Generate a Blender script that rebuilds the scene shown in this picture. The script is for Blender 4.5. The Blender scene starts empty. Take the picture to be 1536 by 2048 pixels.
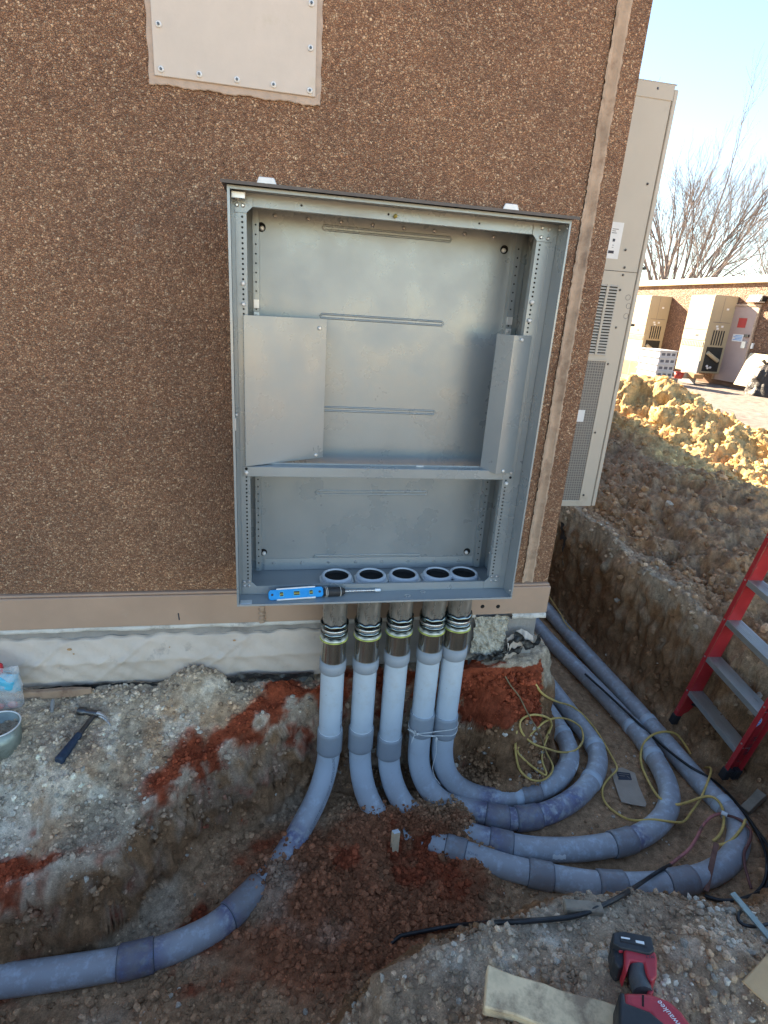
import bpy, bmesh, math, random
import numpy as np
from mathutils import Vector, Matrix
from mathutils.bvhtree import BVHTree

rad = math.radians
S = bpy.context.scene
COL = S.collection
random.seed(7)

# ------------------------------------------------------------------ camera
CX, CY, F = 768.0, 1024.0, 1141.0          # photograph is 1536x2048
r_ = np.array([6024, 11, F]); r_ /= np.linalg.norm(r_)
d_ = np.array([-222, 3164, F]); d_ -= r_ * (d_ @ r_); d_ /= np.linalg.norm(d_)
n_ = np.cross(r_, d_)
if n_[2] < 0: n_ = -n_
cd = bpy.data.cameras.new('camera'); cam = bpy.data.objects.new('camera', cd); COL.objects.link(cam)
cam.matrix_world = Matrix(((r_[0], -r_[1], -r_[2], 0), (n_[0], -n_[1], -n_[2], 0), (-d_[0], d_[1], d_[2], 0), (0, 0, 0, 1)))
cd.sensor_fit = 'VERTICAL'; cd.sensor_height = 36; cd.lens = 36 * F / 2048
cd.clip_start = 0.02; cd.clip_end = 800
S.camera = cam

def ray(u, v):
    q = np.array([u - CX, v - CY, F]); w = np.array([q @ r_, q @ n_, -(q @ d_)]); return w / np.linalg.norm(w)
def Xp(u, v, X): w = ray(u, v); return w * X / w[0]
def Yp(u, v, Y): w = ray(u, v); return w * Y / w[1]
def Zp(u, v, Z): w = ray(u, v); return w * Z / w[2]

# ------------------------------------------------------------------ light
SUN = Vector((-0.84, 2.1, 1.0)).normalized()
elev = math.asin(SUN.z)
world = bpy.data.worlds.new('World'); S.world = world; world.use_nodes = True
wt = world.node_tree; bg = wt.nodes['Background']
sky = wt.nodes.new('ShaderNodeTexSky'); sky.sky_type = 'NISHITA'; sky.sun_disc = False
sky.sun_elevation = elev; sky.sun_rotation = math.atan2(SUN.x, SUN.y)
sky.air_density = 1.1; sky.dust_density = 0.0; sky.ozone_density = 1.3
wt.links.new(sky.outputs[0], bg.inputs[0]); bg.inputs[1].default_value = 0.05
sl = bpy.data.lights.new('sun', 'SUN'); sl.energy = 5.0; sl.angle = rad(0.5); sl.color = (1.0, 0.80, 0.56)
so = bpy.data.objects.new('sun', sl); COL.objects.link(so); so.rotation_euler = SUN.to_track_quat('Z', 'Y').to_euler()
S.view_settings.view_transform = 'Standard'; S.view_settings.look = 'None'
S.view_settings.exposure = 2.9; S.view_settings.gamma = 1.0; S.view_settings.use_curve_mapping = False

# ------------------------------------------------------------------ materials
def N(t, ty, **k):
    n = t.nodes.new(ty)
    for a, b in k.items():
        if a.startswith('i_'): n.inputs[a[2:].replace('_', ' ')].default_value = b
        else: setattr(n, a, b)
    return n
def newmat(name):
    m = bpy.data.materials.new(name); m.use_nodes = True
    t = m.node_tree; return m, t, t.nodes['Principled BSDF']
def ramp(t, src, stops, interp='LINEAR'):
    r = t.nodes.new('ShaderNodeValToRGB'); r.color_ramp.interpolation = interp
    e = r.color_ramp.elements
    while len(e) > 1: e.remove(e[-1])
    e[0].position = stops[0][0]; c = stops[0][1]; e[0].color = (*c, 1) if len(c) == 3 else c
    for p, c in stops[1:]:
        x = e.new(p); x.color = (*c, 1)
    t.links.new(src, r.inputs[0]); return r.outputs[0]
def mixc(t, fac, a, b, mode='MIX'):
    m = t.nodes.new('ShaderNodeMix'); m.data_type = 'RGBA'; m.blend_type = mode
    for s, i in ((fac, 0), (a, 6), (b, 7)):
        if hasattr(s, 'is_linked'): t.links.new(s, m.inputs[i])
        else: m.inputs[i].default_value = s if i == 0 else (*s, 1)
    return m.outputs[2]
def coords(t, scale=(1, 1, 1), kind='Object'):
    tc = t.nodes.new('ShaderNodeTexCoord'); mp = t.nodes.new('ShaderNodeMapping')
    mp.inputs['Scale'].default_value = scale; t.links.new(tc.outputs[kind], mp.inputs[0]); return mp.outputs[0]
def noise(t, vec, scale, detail=4, rough=.6):
    n = N(t, 'ShaderNodeTexNoise', i_Scale=scale, i_Detail=detail, i_Roughness=rough); t.links.new(vec, n.inputs['Vector']); return n.outputs[0]
def math_(t, op, a, b=None, clamp=False):
    m = t.nodes.new('ShaderNodeMath'); m.operation = op; m.use_clamp = clamp
    for s, i in ((a, 0), (b, 1)):
        if s is None: continue
        if hasattr(s, 'is_linked'): t.links.new(s, m.inputs[i])
        else: m.inputs[i].default_value = s
    return m.outputs[0]
def bump(t, b, h, strength, dist):
    n = N(t, 'ShaderNodeBump', i_Strength=strength, i_Distance=dist); t.links.new(h, n.inputs['Height'])
    t.links.new(n.outputs[0], b.inputs['Normal']); return n
def pbr(name, col, rough=.5, metal=0., var=.12, vs=8., dirt=None, bmp=None, spec=None, stretch=(1, 1, 1)):
    """colour with mottling, optional dirt (colour, scale, threshold 0..1) and bump (scale, dist)"""
    m, t, b = newmat(name); v = coords(t, stretch)
    n1 = noise(t, v, vs, 5, .65)
    lo = tuple(c * (1 - var) for c in col); hi = tuple(min(1, c * (1 + var)) for c in col)
    c = ramp(t, n1, [(.3, lo), (.7, hi)])
    if dirt:
        n2 = noise(t, v, dirt[1], 6, .7)
        f = ramp(t, n2, [(dirt[2], (0, 0, 0)), (min(1, dirt[2] + .16), (1, 1, 1))])
        c = mixc(t, f, c, dirt[0])
    t.links.new(c, b.inputs['Base Color'])
    rr = ramp(t, noise(t, v, vs * 2.3, 4), [(.3, (max(0, rough - .08),) * 3), (.7, (min(1, rough + .1),) * 3)])
    t.links.new(rr, b.inputs['Roughness']); b.inputs['Metallic'].default_value = metal
    if spec is not None: b.inputs['Specular IOR Level'].default_value = spec
    if bmp: bump(t, b, noise(t, v, bmp[0], 6, .65), 1.0, bmp[1])
    return m
M = {}
def soilmat(name, fine=220, fdist=.0025, coarse=45, cdist=.006):
    m, t, b = newmat(name); v = coords(t)
    a = N(t, 'ShaderNodeAttribute', attribute_name='Col')
    n1 = noise(t, v, fine, 5, .75); n2 = noise(t, v, coarse, 5, .7)
    f = ramp(t, n1, [(.25, (.55, .55, .55)), (.5, (1, 1, 1)), (.75, (1.5, 1.5, 1.5))])
    g = ramp(t, n2, [(.3, (.72, .72, .72)), (.7, (1.25, 1.25, 1.25))])
    c = mixc(t, 1.0, a.outputs[0], f, 'MULTIPLY'); c = mixc(t, 1.0, c, g, 'MULTIPLY')
    t.links.new(c, b.inputs['Base Color']); b.inputs['Roughness'].default_value = .95; b.inputs['Specular IOR Level'].default_value = .15
    h = math_(t, 'ADD', math_(t, 'MULTIPLY', n1, fdist / cdist), n2)
    bump(t, b, h, 1.0, cdist); return m
M['soil'] = soilmat('soil')
M['stone'] = soilmat('stone', 160, .0008, 60, .0015)

def aggregate(name, scale=178., tones=None, far=False):
    m, t, b = newmat(name); v = coords(t)
    nz = N(t, 'ShaderNodeTexNoise', i_Scale=scale * .55, i_Detail=2.0); t.links.new(v, nz.inputs['Vector'])
    vm = t.nodes.new('ShaderNodeVectorMath'); vm.operation = 'MULTIPLY_ADD'
    t.links.new(nz.outputs[1], vm.inputs[0]); vm.inputs[1].default_value = (.009,) * 3 if not far else (.03,) * 3; t.links.new(v, vm.inputs[2])
    vo = N(t, 'ShaderNodeTexVoronoi', i_Scale=scale, feature='F1'); t.links.new(vm.outputs[0], vo.inputs['Vector'])
    ve = N(t, 'ShaderNodeTexVoronoi', i_Scale=scale, feature='DISTANCE_TO_EDGE'); t.links.new(vm.outputs[0], ve.inputs['Vector'])
    sep = t.nodes.new('ShaderNodeSeparateColor'); t.links.new(vo.outputs['Color'], sep.inputs[0])
    tones = tones or [(0, (.29, .155, .092)), (.25, (.41, .225, .133)), (.55, (.51, .290, .172)), (.82, (.63, .385, .235)), (1, (.86, .61, .40))]
    c = ramp(t, sep.outputs[0], tones)
    big = ramp(t, noise(t, v, 1.7, 6, .65), [(.3, (.72, .73, .76)), (.7, (1.22, 1.18, 1.14))])
    c = mixc(t, 1.0, c, big, 'MULTIPLY')
    c = mixc(t, ramp(t, noise(t, v, 5.5, 7, .75), [(.60, (0, 0, 0)), (.74, (.38,) * 3)]), c, (.52, .40, .31))
    e = ramp(t, ve.outputs['Distance'], [(.0, (0, 0, 0)), (.13, (1, 1, 1))])
    c = mixc(t, e, (.20, .108, .070), c)
    t.links.new(c, b.inputs['Base Color']); b.inputs['Roughness'].default_value = .62; b.inputs['Specular IOR Level'].default_value = .35
    h = math_(t, 'ADD', ramp(t, ve.outputs['Distance'], [(0, (0, 0, 0)), (.35, (1, 1, 1))]), math_(t, 'MULTIPLY', sep.outputs[1], .8))
    bump(t, b, h, 1.0, .0045 if not far else .02); return m
M['agg'] = aggregate('exposed_aggregate')
M['agg_far'] = aggregate('exposed_aggregate_far', 26., far=True, tones=[(0, (.14, .075, .05)), (.5, (.26, .145, .09)), (1, (.42, .26, .16))])
M['joint'] = pbr('joint_concrete', (.46, .34, .25), .9, var=.22, vs=14, bmp=(120, .002), dirt=((.25, .165, .115), 9, .5))
M['trim'] = pbr('tan_steel_trim', (.43, .30, .22), .5, var=.07, vs=5, dirt=((.45, .37, .30), 3.2, .62), bmp=(20, .0006))
M['sill'] = pbr('pale_sill', (.62, .60, .56), .7, var=.15, vs=10, dirt=((.33, .30, .27), 14, .55), bmp=(80, .001))
M['conc'] = pbr('grey_concrete', (.30, .285, .27), .9, var=.2, vs=9, dirt=((.19, .17, .16), 6, .55), bmp=(70, .003))
M['wrap'] = pbr('dusty_wrap', (.58, .50, .43), .6, var=.13, vs=5, dirt=((.30, .265, .24), 11, .60), bmp=(36, .0025))
M['roughconc'] = pbr('broken_concrete', (.56, .52, .43), .95, var=.3, vs=40, dirt=((.27, .24, .2), 48, .54), bmp=(55, .014))
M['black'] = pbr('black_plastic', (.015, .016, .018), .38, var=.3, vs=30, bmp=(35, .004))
M['plate'] = pbr('beige_plate', (.60, .535, .475), .75, var=.06, vs=6, dirt=((.52, .46, .36), 4, .55), bmp=(160, .0005))
M['caulk'] = pbr('tan_caulk', (.47, .37, .30), .8, var=.12, vs=30, bmp=(60, .003))
M['galv'] = pbr('zinc_screw', (.62, .62, .62), .3, .85, var=.1, vs=60)
M['washer'] = pbr('white_washer', (.78, .78, .78), .45, .2, var=.06, vs=60)
M['rubber'] = pbr('dark_rubber', (.022, .023, .026), .6, var=.3, vs=40)
M['cab'] = pbr('cabinet_grey', (.295, .335, .36), .30, 0.3, var=.045, vs=3, dirt=((.275, .30, .315), 60, .72), bmp=(260, .00035), spec=.6)
M['cab_dirty'] = pbr('cabinet_grey_dusty', (.325, .35, .365), .45, 0.1, var=.05, vs=4, dirt=((.14, .12, .10), 150, .62), bmp=(200, .0004), spec=.5)
M['cab_top'] = pbr('cabinet_hood', (.10, .085, .078), .5, var=.15, vs=12)
M['hole'] = pbr('hole_dark', (.006, .006, .007), .9, var=.1)
M['silver'] = pbr('bright_zinc', (.72, .74, .75), .35, .5, var=.08, vs=30)
def pvcmat(name, col, primer=True):
    m, t, b = newmat(name); v = coords(t)
    c = ramp(t, noise(t, v, 5, 5), [(.3, tuple(x * .93 for x in col)), (.7, tuple(x * 1.06 for x in col))])
    dn = noise(t, v, 70, 5, .7)
    c = mixc(t, ramp(t, dn, [(.66, (0, 0, 0)), (.72, (.75,) * 3)]), c, (.12, .105, .095))
    c = mixc(t, ramp(t, noise(t, v, 9, 5, .7), [(.55, (0, 0, 0)), (.74, (.36,) * 3)]), c, (.36, .31, .26))
    a = N(t, 'ShaderNodeAttribute', attribute_name='Col')
    sep = t.nodes.new('ShaderNodeSeparateColor'); t.links.new(a.outputs[0], sep.inputs[0])
    pn = noise(t, v, 38, 4, .6)
    f = math_(t, 'MULTIPLY', sep.outputs[0], ramp(t, pn, [(.38, (0, 0, 0)), (.54, (.7,) * 3)]))
    c = mixc(t, f, c, (.035, .06, .27))
    sn = noise(t, v, 30, 5, .7)
    f2 = math_(t, 'MULTIPLY', sep.outputs[1], ramp(t, sn, [(.3, (.0,) * 3), (.5, (1,) * 3)]))
    c = mixc(t, f2, c, (.17, .10, .07))
    t.links.new(c, b.inputs['Base Color'])
    rr = ramp(t, noise(t, v, 30, 4), [(.3, (.28,) * 3), (.7, (.5,) * 3)]); t.links.new(rr, b.inputs['Roughness'])
    bump(t, b, noise(t, v, 60, 4), .4, .0008); return m
M['pvc'] = pvcmat('grey_pvc', (.50, .57, .645))
M['pvc2'] = pvcmat('darker_grey_pvc', (.285, .32, .365))
M['seam'] = pbr('seam_dark', (.10, .11, .14), .6, var=.2, vs=30)
def steelmat():
    m, t, b = newmat('galvanised_conduit'); v = coords(t, (1, 1, .3))
    c = ramp(t, noise(t, v, 26, 6, .6), [(.3, (.19, .18, .165)), (.5, (.33, .315, .29)), (.72, (.58, .56, .53))])
    t.links.new(c, b.inputs['Base Color']); b.inputs['Metallic'].default_value = .6
    t.links.new(ramp(t, noise(t, v, 40, 4), [(.3, (.2,) * 3), (.7, (.45,) * 3)]), b.inputs['Roughness'])
    return m
M['steel'] = steelmat()
M['nut'] = pbr('plated_steel_nut', (.20, .25, .265), .10, 1.0, var=.25, vs=40)
M['chrome'] = pbr('shiny_nipple', (.50, .475, .42), .15, .92, var=.3, vs=25, stretch=(1, 1, .1))
M['yring'] = pbr('yellow_green_ring', (.62, .66, .16), .4, var=.1)
M['wring'] = pbr('pale_gland', (.72, .74, .66), .35, .4, var=.1)
M['bush'] = pbr('grey_bushing', (.60, .63, .68), .4, var=.08, vs=40)
M['string'] = pbr('white_twine', (.70, .70, .68), .9, var=.15, vs=90)
M['blue'] = pbr('blue_plastic', (.02, .30, .72), .35, var=.1, vs=40)
M['white'] = pbr('white_paint', (.75, .76, .76), .5, var=.05, vs=20)
M['vial'] = pbr('amber_vial', (.30, .27, .06), .15, var=.2, vs=60)
M['red'] = pbr('red_fibreglass', (.44, .025, .03), .42, var=.16, vs=9, dirt=((.40, .16, .14), 26, .60))
M['alu'] = pbr('aluminium', (.50, .51, .50), .38, .8, var=.15, vs=20, dirt=((.25, .22, .19), 25, .6), stretch=(1, .3, 1))
M['ycab'] = pbr('yellow_cable', (.66, .45, .13), .5, var=.22, vs=25, dirt=((.22, .16, .10), 14, .6))
M['oldcab'] = pbr('muddy_cable', (.25, .18, .09), .7, var=.25, vs=25)
M['bcab'] = pbr('black_cable', (.018, .018, .02), .4, var=.3, vs=30, dirt=((.12, .10, .085), 22, .6))
M['rcab'] = pbr('red_wire', (.50, .17, .15), .5, var=.25, vs=20, dirt=((.14, .07, .05), 13, .48))
M['brcab'] = pbr('dark_red_wire', (.16, .06, .05), .55, var=.25, vs=20)
M['rust'] = pbr('rusty_strap', (.20, .10, .075), .8, var=.25, vs=30, bmp=(80, .001))
def woodmat(name, col, dirt, st=(1, 1, 1), sc=9):
    m, t, b = newmat(name); v = coords(t, st)
    n1 = noise(t, v, sc, 6, .65)
    c = ramp(t, n1, [(.25, tuple(x * .62 for x in col)), (.5, col), (.75, tuple(min(1, x * 1.25) for x in col))])
    c = mixc(t, ramp(t, noise(t, v, sc * .5, 6, .7), [(.52, (0,) * 3), (.66, (.8,) * 3)]), c, dirt)
    t.links.new(c, b.inputs['Base Color']); b.inputs['Roughness'].default_value = .85; bump(t, b, n1, .8, .002); return m
M['wood'] = woodmat('weathered_pine', (.74, .57, .36), (.17, .11, .075), sc=14)
M['wood2'] = woodmat('broken_board', (.37, .25, .17), (.16, .09, .06), sc=16)
M['wood3'] = woodmat('grey_stake', (.30, .25, .19), (.12, .09, .07), sc=20)
M['card'] = pbr('brown_cardboard', (.40, .32, .25), .9, var=.12, vs=14, dirt=((.20, .15, .11), 16, .6))
M['kraft'] = pbr('kraft_paper', (.58, .37, .19), .85, var=.1, vs=10, bmp=(14, .004))
M['ink'] = pbr('dark_ink', (.045, .045, .06), .7, var=.2, vs=20)
M['handle'] = pbr('navy_rubber_grip', (.018, .038, .075), .5, var=.25, vs=60, bmp=(300, .0015))
M['hsteel'] = pbr('forged_steel', (.12, .12, .125), .35, .9, var=.3, vs=40)
M['hbright'] = pbr('polished_claw', (.55, .55, .56), .3, .9, var=.2, vs=50, dirt=((.3, .25, .2), 50, .6))
M['bucket'] = pbr('dull_tin', (.30, .34, .31), .4, .6, var=.25, vs=14, dirt=((.16, .15, .12), 12, .55))
M['dredd'] = pbr('drill_red', (.42, .03, .045), .42, var=.14, vs=25, dirt=((.45, .25, .24), 30, .60))
M['dblack'] = pbr('drill_black', (.022, .024, .028), .5, var=.25, vs=30, dirt=((.20, .18, .17), 28, .6))
M['dgrey'] = pbr('drill_grip', (.075, .085, .09), .6, var=.2, vs=40, bmp=(200, .001), dirt=((.2, .18, .17), 34, .63))
M['hvac'] = pbr('beige_hvac', (.50, .455, .385), .5, var=.05, vs=3, dirt=((.40, .35, .28), 5, .62))
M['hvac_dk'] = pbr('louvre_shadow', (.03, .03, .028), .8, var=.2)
M['bark'] = pbr('grey_brown_bark', (.17, .135, .12), .9, var=.3, vs=8)
M['doorp'] = pbr('mauve_door', (.40, .31, .285), .55, var=.05, vs=3)
M['fascia'] = pbr('cream_fascia', (.50, .43, .29), .6, var=.06, vs=2)
M['crate'] = pbr('grey_crate', (.50, .52, .55), .55, var=.1, vs=6)
M['bag'] = pbr('black_bag', (.018, .015, .016), .5, var=.3, vs=14, bmp=(14, .02))
M['boxc'] = pbr('carton', (.42, .25, .12), .85, var=.15, vs=6)
M['redp'] = pbr('red_plastic', (.42, .05, .045), .5, var=.1)
M['slate'] = pbr('slate_board', (.22, .24, .27), .6, var=.1)
M['brwood'] = pbr('brown_skirt', (.17, .10, .065), .9, var=.25, vs=6)
def coilmat():
    m, t, b = newmat('coil_screen'); v = coords(t)
    w = N(t, 'ShaderNodeTexVoronoi', i_Scale=75., feature='DISTANCE_TO_EDGE'); w.inputs['Randomness'].default_value = .08
    t.links.new(v, w.inputs['Vector'])
    c = ramp(t, w.outputs['Distance'], [(.06, (.30, .28, .25)), (.2, (.10, .095, .09))])
    c = mixc(t, ramp(t, noise(t, v, 3, 4), [(.3, (0,) * 3), (.7, (.45,) * 3)]), c, (.24, .215, .185))
    t.links.new(c, b.inputs['Base Color']); b.inputs['Roughness'].default_value = .6; return m
M['coil'] = coilmat()
def clearmat(name, col, alpha):
    m, t, b = newmat(name); b.inputs['Base Color'].default_value = (*col, 1); b.inputs['Roughness'].default_value = .18
    tr = t.nodes.new('ShaderNodeBsdfTransparent'); mx = t.nodes.new('ShaderNodeMixShader')
    f = ramp(t, noise(t, coords(t), 24, 4), [(.35, (alpha * .6,) * 3), (.65, (min(1, alpha * 1.6),) * 3)])
    t.links.new(f, mx.inputs[0]); t.links.new(tr.outputs[0], mx.inputs[1]); t.links.new(b.outputs[0], mx.inputs[2])
    t.links.new(mx.outputs[0], t.nodes['Material Output'].inputs[0]); return m
M['film'] = clearmat('clear_film', (.75, .77, .8), .32)
M['cyan'] = pbr('cyan_print', (.10, .46, .66), .3, var=.15, vs=30)
M['redprint'] = pbr('red_print', (.60, .03, .05), .3, var=.1, vs=30)
M['salmon'] = pbr('salmon_candy', (.70, .22, .17), .4, var=.2, vs=40)

# ------------------------------------------------------------------ mesh builder
def wloc(o):
    v = Vector((0, 0, 0))
    while o is not None: v += o.location; o = o.parent
    return v
class MB:
    def __init__(s): s.v = []; s.f = []; s.m = []; s.s = []
    def add(s, vs, fs, mi=0, sm=False):
        o = len(s.v); s.v += [tuple(map(float, p)) for p in vs]
        for f in fs: s.f.append([i + o for i in f]); s.m.append(mi); s.s.append(sm)
    def box(s, a, b, mi=0, R=None, c=None):
        x0, y0, z0 = a; x1, y1, z1 = b
        vs = [(x0, y0, z0), (x1, y0, z0), (x1, y1, z0), (x0, y1, z0), (x0, y0, z1), (x1, y0, z1), (x1, y1, z1), (x0, y1, z1)]
        if R is not None: vs = [tuple(R @ Vector(p) + Vector(c)) for p in vs]
        s.add(vs, [(3, 2, 1, 0), (4, 5, 6, 7), (0, 1, 5, 4), (1, 2, 6, 5), (2, 3, 7, 6), (3, 0, 4, 7)], mi); return s
    def hexa(s, bot, top, mi=0):
        n = len(bot); s.add(list(bot) + list(top), [tuple(range(n))[::-1], tuple(range(n, 2 * n))] + [(i, (i + 1) % n, n + (i + 1) % n, n + i) for i in range(n)], mi); return s
    def tube(s, pts, rads, n=12, mi=0, cap=True, sm=True):
        P = [np.array(p, float) for p in pts]; k = len(P)
        if not hasattr(rads, '__len__'): rads = [rads] * k
        T = [P[min(i + 1, k - 1)] - P[max(i - 1, 0)] for i in range(k)]
        T = [t / (np.linalg.norm(t) + 1e-12) for t in T]
        a = np.array([0, 0, 1.]) if abs(T[0][2]) < .9 else np.array([1., 0, 0])
        u = np.cross(T[0], a); u /= np.linalg.norm(u); vs = []
        for i in range(k):
            u = u - T[i] * (u @ T[i]); u /= np.linalg.norm(u); w = np.cross(T[i], u)
            for j in range(n):
                an = 2 * math.pi * j / n; vs.append(P[i] + rads[i] * (math.cos(an) * u + math.sin(an) * w))
        fs = [(i * n + j, i * n + (j + 1) % n, (i + 1) * n + (j + 1) % n, (i + 1) * n + j) for i in range(k - 1) for j in range(n)]
        s.add(vs, fs, mi, sm)
        if cap:
            s.add(vs[:n], [tuple(range(n))[::-1]], mi); s.add(vs[-n:], [tuple(range(n))], mi)
        return s
    def cyl(s, a, b, r0, r1=None, n=16, mi=0, sm=True): return s.tube([a, b], [r0, r0 if r1 is None else r1], n, mi, True, sm)
    def ball(s, c, r, n=10, mi=0):
        rr = r if hasattr(r, '__len__') else (r, r, r); vs = []; m = n // 2
        for i in range(m + 1):
            th = math.pi * i / m
            for j in range(n):
                p = 2 * math.pi * j / n
                vs.append((c[0] + rr[0] * math.sin(th) * math.cos(p), c[1] + rr[1] * math.sin(th) * math.sin(p), c[2] + rr[2] * math.cos(th)))
        s.add(vs, [(i * n + j, (i + 1) * n + j, (i + 1) * n + (j + 1) % n, i * n + (j + 1) % n) for i in range(m) for j in range(n)], mi, True); return s
    def build(s, name, mats, parent=None, origin=None, bevel=0, col=None, seg=1):
        me = bpy.data.meshes.new(name)
        off = np.array(wloc(parent)) if parent is not None else (np.array(origin, float) if origin is not None else np.zeros(3))
        v = np.array(s.v, float) - off
        me.from_pydata(v.tolist(), [], s.f)
        for m in (mats if isinstance(mats, (list, tuple)) else [mats]): me.materials.append(M[m] if isinstance(m, str) else m)
        me.polygons.foreach_set('material_index', s.m); me.polygons.foreach_set('use_smooth', s.s)
        if col is not None:
            a = me.color_attributes.new('Col', 'FLOAT_COLOR', 'POINT')
            c = np.ones((len(v), 4)); c[:, :3] = col; a.data.foreach_set('color', c.ravel())
        me.update()
        o = bpy.data.objects.new(name, me); COL.objects.link(o)
        if parent is not None: o.parent = parent
        elif origin is not None: o.location = origin
        if bevel:
            b = o.modifiers.new('bevel', 'BEVEL'); b.width = bevel; b.segments = seg; b.limit_method = 'ANGLE'
        return o
def tag(o, label=None, cat=None, group=None, kind=None):
    if label: o['label'] = label
    if cat: o['category'] = cat
    if group: o['group'] = group
    if kind: o['kind'] = kind
    return o
def thing(name, loc, label, cat, group=None):
    o = bpy.data.objects.new(name, None); COL.objects.link(o); o.location = tuple(map(float, loc)); o.empty_display_size = .05
    return tag(o, label, cat, group)
def copy_tree(o, parent=None):
    c = o.copy(); COL.objects.link(c)
    if parent is not None: c.parent = parent
    for ch in list(o.children): copy_tree(ch, c)
    return c
def catmull(pts, step=.01):
    P = [np.array(p, float) for p in pts]; P = [2 * P[0] - P[1]] + P + [2 * P[-1] - P[-2]]; out = []
    for i in range(1, len(P) - 2):
        p0, p1, p2, p3 = P[i - 1:i + 3]; n = max(2, int(np.linalg.norm(p2 - p1) / step))
        for k in range(n):
            t = k / n; out.append(.5 * (2 * p1 + (p2 - p0) * t + (2 * p0 - 5 * p1 + 4 * p2 - p3) * t * t + (3 * p1 - p0 - 3 * p2 + p3) * t ** 3))
    out.append(P[-2]); return np.array(out)
def resample(C, step):
    d = np.r_[0, np.cumsum(np.linalg.norm(np.diff(C, axis=0), axis=1))]; n = max(2, int(d[-1] / step)); s = np.linspace(0, d[-1], n)
    return np.stack([np.interp(s, d, C[:, i]) for i in range(3)], 1), s
def smooth(C, it):
    C = C.copy()
    for _ in range(it): C[1:-1] = C[1:-1] * .5 + (C[:-2] + C[2:]) * .25
    return C
def textmesh(body, size, shear=0., ext=0.):
    cu = bpy.data.curves.new('lettering', 'FONT'); cu.body = body; cu.size = size; cu.shear = shear; cu.extrude = ext
    cu.align_x = 'CENTER'; cu.align_y = 'CENTER'; cu.resolution_u = 3
    o = bpy.data.objects.new('lettering', cu); COL.objects.link(o); bpy.context.view_layer.update()
    me = bpy.data.meshes.new_from_object(o.evaluated_get(bpy.context.evaluated_depsgraph_get()))
    vs = [tuple(v.co) for v in me.vertices]; fs = [tuple(p.vertices) for p in me.polygons]
    bpy.data.objects.remove(o); bpy.data.curves.remove(cu); bpy.data.meshes.remove(me); return vs, fs

# ------------------------------------------------------------------ noise
def _h(ix, iy, iz, seed):
    n = (ix * 374761393 + iy * 668265263 + iz * 2147483647 + seed * 1274126177) & 0xffffffff
    n = ((n ^ (n >> 13)) * 1274126177) & 0xffffffff; n = (n ^ (n >> 16)) & 0xffffffff
    n = (n * 2246822519) & 0xffffffff; n ^= n >> 15
    return (n & 0xffffff) / float(0xffffff)
def vnoise(P, scale, seed=0):
    Q = np.asarray(P, float) * scale; I = np.floor(Q).astype(np.int64); Fr = Q - I; U = Fr * Fr * (3 - 2 * Fr); r = 0
    for dx in (0, 1):
        for dy in (0, 1):
            for dz in (0, 1):
                w = (U[:, 0] if dx else 1 - U[:, 0]) * (U[:, 1] if dy else 1 - U[:, 1]) * (U[:, 2] if dz else 1 - U[:, 2])
                r = r + w * _h(I[:, 0] + dx, I[:, 1] + dy, I[:, 2] + dz, seed)
    return r * 2 - 1
def fbm(P, scale, octs=4, seed=0, g=.5):
    r = 0; a = 1
    for i in range(octs): r = r + a * vnoise(P, scale * 2 ** i, seed + i * 17); a *= g
    return r
def worley(P, scale, seed=0):
    Q = np.asarray(P, float) * scale; I = np.floor(Q).astype(np.int64); best = np.full(len(Q), 9.)
    for dx in (-1, 0, 1):
        for dy in (-1, 0, 1):
            for dz in (-1, 0, 1):
                J = I + [dx, dy, dz]
                c = J + np.stack([_h(J[:, 0], J[:, 1], J[:, 2], seed + k) for k in (1, 2, 3)], 1)
                best = np.minimum(best, ((Q - c) ** 2).sum(1))
    return np.sqrt(best)
def sstep(x, a, b):
    t = np.clip((x - a) / (b - a), 0, 1); return t * t * (3 - 2 * t)

# ------------------------------------------------------------------ terrain
RIM = np.array([  # x, y, wall width, along the edge of the trench
 (-4, 1.62, .2), (-1.3, 1.46, .16), (-.78, 1.38, .10), (-.537, 1.43, .10), (-.40, 1.56, .10), (-.25, 1.70, .09), (0, 1.845, .09), (.19, 1.895, .07), (.5, 1.905, .06),
 (.80, 1.90, .08), (.95, 1.885, .16), (1.06, 1.90, .20), (1.19, 1.99, .14), (1.20, 2.3, .10), (1.18, 4, .1), (1.15, 12, .1), (2.1, 12, .1), (2.06, 3.6, .15), (2.11, 3.1, .13),
 (2.06, 2.7, .13), (2.10, 2.3, .13), (2.13, 1.9, .13), (2.22, 1.5, .12), (2.1, 1.15, .3), (1.75, .95, .3), (1.35, .87, .28), (1.02, .95, .28), (.72, .93, .28), (.56, .90, .27), (.40, .89, .24), (.28, .84, .22), (.21, .72, .18),
 (.12, .45, .2), (0, .3, .25), (-.4, .5, .3), (-1, .7, .3), (-4, .75, .3)])
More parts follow.
